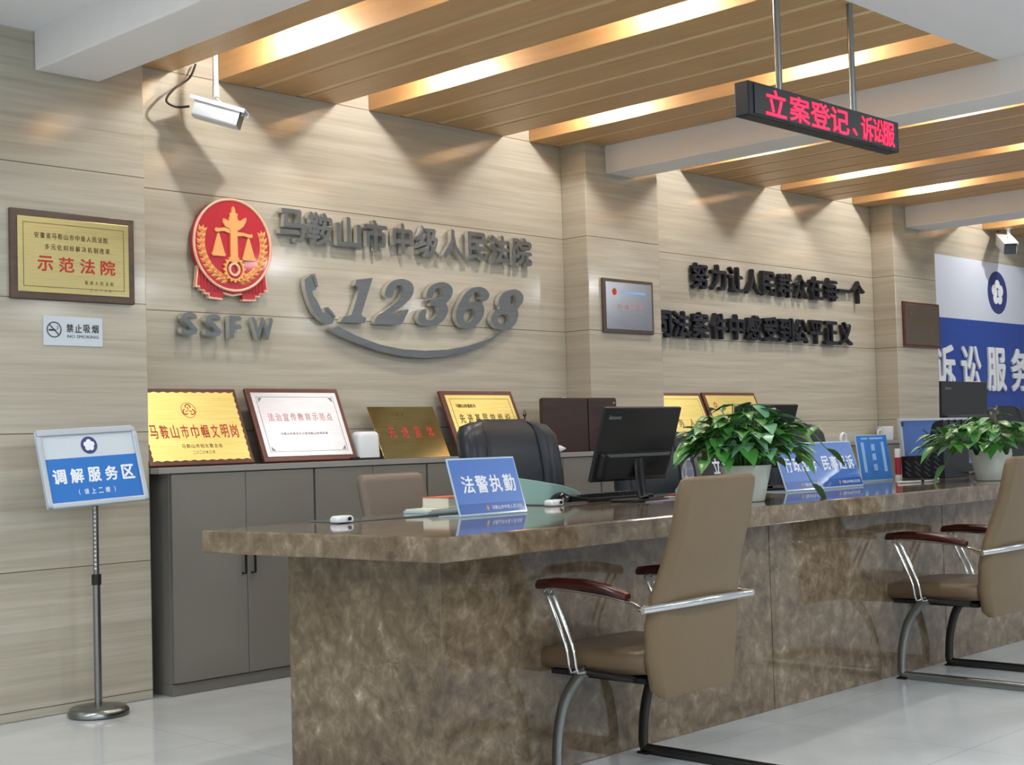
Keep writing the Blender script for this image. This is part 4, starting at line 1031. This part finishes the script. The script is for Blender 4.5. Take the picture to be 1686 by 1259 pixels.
# glue stick, file rack, framed board, cables
p = onY(1479.5, 787, 4.2); GX, GY = p.x, p.y
t = thing('glue_stick', 'small red and white glue stick beside the black file rack', 'glue stick', (GX, GY, ZT))
Tg = Matrix.Translation((GX, GY, ZT + .0006))
MB().lathe([(.02, 0), (.02, .022)], 16, Tg).build('foot', 'label_white', t, True)
MB().lathe([(.018, .0222), (.018, .125)], 16, Tg).build('barrel', 'glue_red', t, True)
MB().lathe([(.0178, .1252), (.0178, .175), (.016, .178)], 16, Tg).build('cap', 'label_white', t, True)
t = thing('file_rack', 'black plastic file rack with slanted slots on the counter', 'file rack', (7.85, 4.06, ZT))
RX, RY = 7.686, 3.931
prof = [(0, .001), (.265, .001), (.27, .13), (.125, .135), (.10, .16), (.088, .20), (.075, .27), (.06, .315), (.035, .335), (-.01, .342)]   # (depth, height), low side towards the staff
def rackside(x0, x1, nm):
    return MB().prism([(-q, z_) for q, z_ in prof], x0, x1, Matrix(((0, 0, 1, 0), (-1, 0, 0, RY), (0, 1, 0, ZT), (0, 0, 0, 1)))).build(nm, 'navy_plastic', t)
side = rackside(RX, RX + .006, 'side_panel')
for c_ in range(4):
    sl = MB(); y = RY + .018 + c_ * .062
    for k in range(10):
        z = ZT + .022 + k * .031
        if z > ZT + (.10 if c_ >= 2 else .29): break
        sl.add([(RX - q, y + a, z + b_) for q in (.0008, -.001) for a, b_ in ((0, -.012), (.012, -.012), (.045, .018), (.033, .018))], [(0, 3, 2, 1), (4, 5, 6, 7), (0, 1, 5, 4), (1, 2, 6, 5), (2, 3, 7, 6), (3, 0, 4, 7)])
    sl.build('slot_row', 'slot_light', side)
for k in range(1, 4): rackside(RX + k * .08, RX + k * .08 + .004, 'divider')
rackside(RX + .314, RX + .32, 'side_panel')
MB().box(RX + .0065, RX + .3135, RY - .004, RY, ZT + .001, ZT + .335).build('back_panel', 'navy_plastic', t)
MB().box(RX + .0065, RX + .3135, RY + .001, RY + .26, ZT + .001, ZT + .005).build('bottom', 'navy_plastic', t)
t = thing('framed_board', 'blue notice board in white frame leaning behind the black file rack', 'notice board', (8.32, 4.29, ZT))
M = frame((8.32, 4.295, 1.045), (1, 0, 0), (0, .06, 1))
MB().box(-.44, .44, -.178, .178, -.012, 0, M).build('panel', 'board_blue', t)
for x0, x1, y0, y1 in ((-.45, .45, .162, .179), (-.45, .45, -.179, -.162), (-.45, -.43, -.162, .162), (.43, .45, -.162, .162)):
    MB().box(x0, x1, y0, y1, -.014, .008, M).build('frame_rail', 'sign_frame', t, bevel=.003)
MB().box(-.442, -.42, .13, .158, .0082, .012, M).build('corner_clip', 'black_plastic', t)
t = thing('sign_riser', 'white cable with black bead lying before the file rack', 'cable', (7.75, 4.0, ZT))
c0 = [onZ(x, y, ZT + .006) for x, y in ((1478, 794), (1500, 793), (1518, 792), (1535, 791), (1545, 788))]
MB().tube(spline(c0), .006, 8).build('cord', 'cable_white', t, True)
q = onZ(1518, 792, ZT + .006)
MB().lathe([(.004, -.012), (.012, -.006), (.012, .006), (.004, .012)], 12, Matrix.Translation(q + Vector((0, 0, .006))) @ Matrix.Rotation(math.pi / 2, 4, 'Y')).build('bead', 'black_plastic', t, True)
t.name = 'cable'
c0 = [onZ(1594, 779, ZT + .012), onZ(1600, 777.5, ZT + .022), onZ(1608, 773, ZT + .04), onZ(1612, 770, ZT + .05)]
tag(MB().tube(spline(c0), .007, 8).build('cable', 'cable_white', None, True), 'short white cable rising between the file rack and the far plant', 'cable')
tag(MB().box(8.28, 8.75, 4.08, 4.16, ZT + .0006, ZT + .07).build('black_box', 'black_plastic', bevel=.004), 'low black box on the counter behind the far plant pot', 'box')

# ------------------------------------------------------------------ plants
def leaf(mb, base, direction, length, width, droop, fold=0.25):
    d = Vector(direction).normalized()
    up = Vector((0, 0, 1)); r = d.cross(up)
    if r.length < .05: r = Vector((1, 0, 0))
    r.normalize(); n = r.cross(d)
    prof = [(0.0, .12), (.08, .62), (.2, .95), (.35, 1.0), (.52, .86), (.7, .58), (.86, .27), (1.0, .0)]
    rows = []
    for f, w in prof:
        c = Vector(base) + d * (length * f) + up * (-droop * length * f * f)
        hw = width / 2 * w
        rows.append([c - r * hw + n * (fold * hw), c, c + r * hw + n * (fold * hw)])
    vs = [p for row in rows for p in row]; fs = []
    for i in range(len(rows) - 1):
        a, b_ = 3 * i, 3 * (i + 1)
        fs += [(a, a + 1, b_ + 1, b_), (a + 1, a + 2, b_ + 2, b_ + 1)]
    mb.add(vs, fs)
def pothos(cx, cy, label, seed, n, R, ztop, zigzag=False, hang=()):
    rnd = random.Random(seed)
    t = thing('potted_plant', label, 'plant', (cx, cy, ZT), 'potted plants on the counter')
    prof = [(.072, 0), (.078, .004), (.10, .10), (.112, .155)]
    rings = []
    nn = 32
    for i, (r, z) in enumerate(prof):
        rings.append([(cx + r * math.cos(2 * math.pi * k / nn), cy + r * math.sin(2 * math.pi * k / nn), ZT + .0006 + z + (0.016 * (1 if k % 4 < 2 else -1) if (i == 3 and zigzag) else 0)) for k in range(nn)])
    inner = [[(cx + r * math.cos(2 * math.pi * k / nn), cy + r * math.sin(2 * math.pi * k / nn), ZT + z + (0.016 * (1 if k % 4 < 2 else -1) if (i == 0 and zigzag) else 0)) for k in range(nn)] for i, (r, z) in enumerate(((.106, .155), (.096, .11)))]
    MB().loft(rings + inner).build('pot', 'pot_white', t, True)
    MB().lathe([(.098, ZT + .105), (.098, ZT + .118), (.05, ZT + .124)], 24, Matrix.Translation((cx, cy, 0))).build('soil', 'soil', t)
    g, pale, st = MB(), MB(), MB()
    for i in range(n):
        a = rnd.uniform(0, 2 * math.pi); e = rnd.random()
        rad = R * math.sqrt(rnd.random()) * (0.95 if e < .8 else 1.1)
        hz = ZT + .15 + (ztop - ZT - .19) * (1 - (rad / R) ** 2 * .62) * rnd.uniform(.35, 1.0)
        tip = Vector((cx + rad * math.cos(a), cy + rad * math.sin(a), hz))
        b0 = Vector((cx + .05 * math.cos(a), cy + .05 * math.sin(a), ZT + .12))
        mid = (b0 + tip) / 2 + Vector((0, 0, .05 + .05 * rnd.random()))
        st.tube(spline([b0, mid, tip], 4), .0022, 5)
        a2 = a + rnd.uniform(-.8, .8)
        d = (math.cos(a2), math.sin(a2), rnd.uniform(-.55, .45))
        L = rnd.uniform(.075, .12)
        leaf(g if rnd.random() < .78 else pale, tip, d, L, L * rnd.uniform(.6, .78), rnd.uniform(.15, .55), rnd.uniform(.1, .4))
    for (hx, hy, hz) in hang:
        tip = Vector((hx, hy, hz)); b0 = Vector((cx, cy, ZT + .13))
        mid = Vector(((hx * .6 + cx * .4), (hy * .6 + cy * .4), max(hz + .12, ZT + .24)))
        st.tube(spline([b0, mid, tip], 5), .0025, 5)
        dd = (tip - mid); dd.z *= .8
        leaf(g if rnd.random() < .7 else pale, tip, dd, .11, .065, .3, .25)
        leaf(g, (mid + tip) / 2, (dd.x, dd.y, .2), .11, .08, .4, .25)
    g.build('foliage', 'leaf_green', t, True); pale.build('pale_foliage', 'leaf_pale', t, True); st.build('stems', 'stem_green', t, True)
    return t
pothos(5.055, 3.50, 'bushy green trailing plant in white pot behind the near tan chair', 5, 260, .25, 1.33, False,
       [(5.36, 3.36, .93), (5.42, 3.32, 1.08)])
pothos(7.33, 3.47, 'green trailing plant in white jagged-rim pot by the far tan chair', 9, 170, .32, 1.26, True,
       [(6.98, 3.62, 1.06), (7.1, 3.62, .96)])
# small propped notice behind the near chair
p = onZ(1200, 775, ZT + .06)
t = thing('small_notice', 'small dark notice with white writing between the bottle and the plant', 'table sign', (5.385, 3.86, ZT))
M = frame((5.385, 3.845, ZT + .004), (1, 0, 0), (0, .05, .19))
MB().box(-.135, .13, 0, .195, -.004, 0, M).build('card', 'black_gloss', t)
MB().box(-.135, .13, .0, .08, -.004, 0, frame((5.385, 3.845, ZT + .0045), (1, 0, 0), (0, 1, 0.0))).build('foot', 'black_gloss', t)
bb = MB()
for i, ch in enumerate('立案'):
    bb.text(ch, -.01 + i * .075, .145, .062, .075, .0002, .001, M, bold=.03)
bb.build('lettering', 'print_white', t)
bpy.context.view_layer.update()
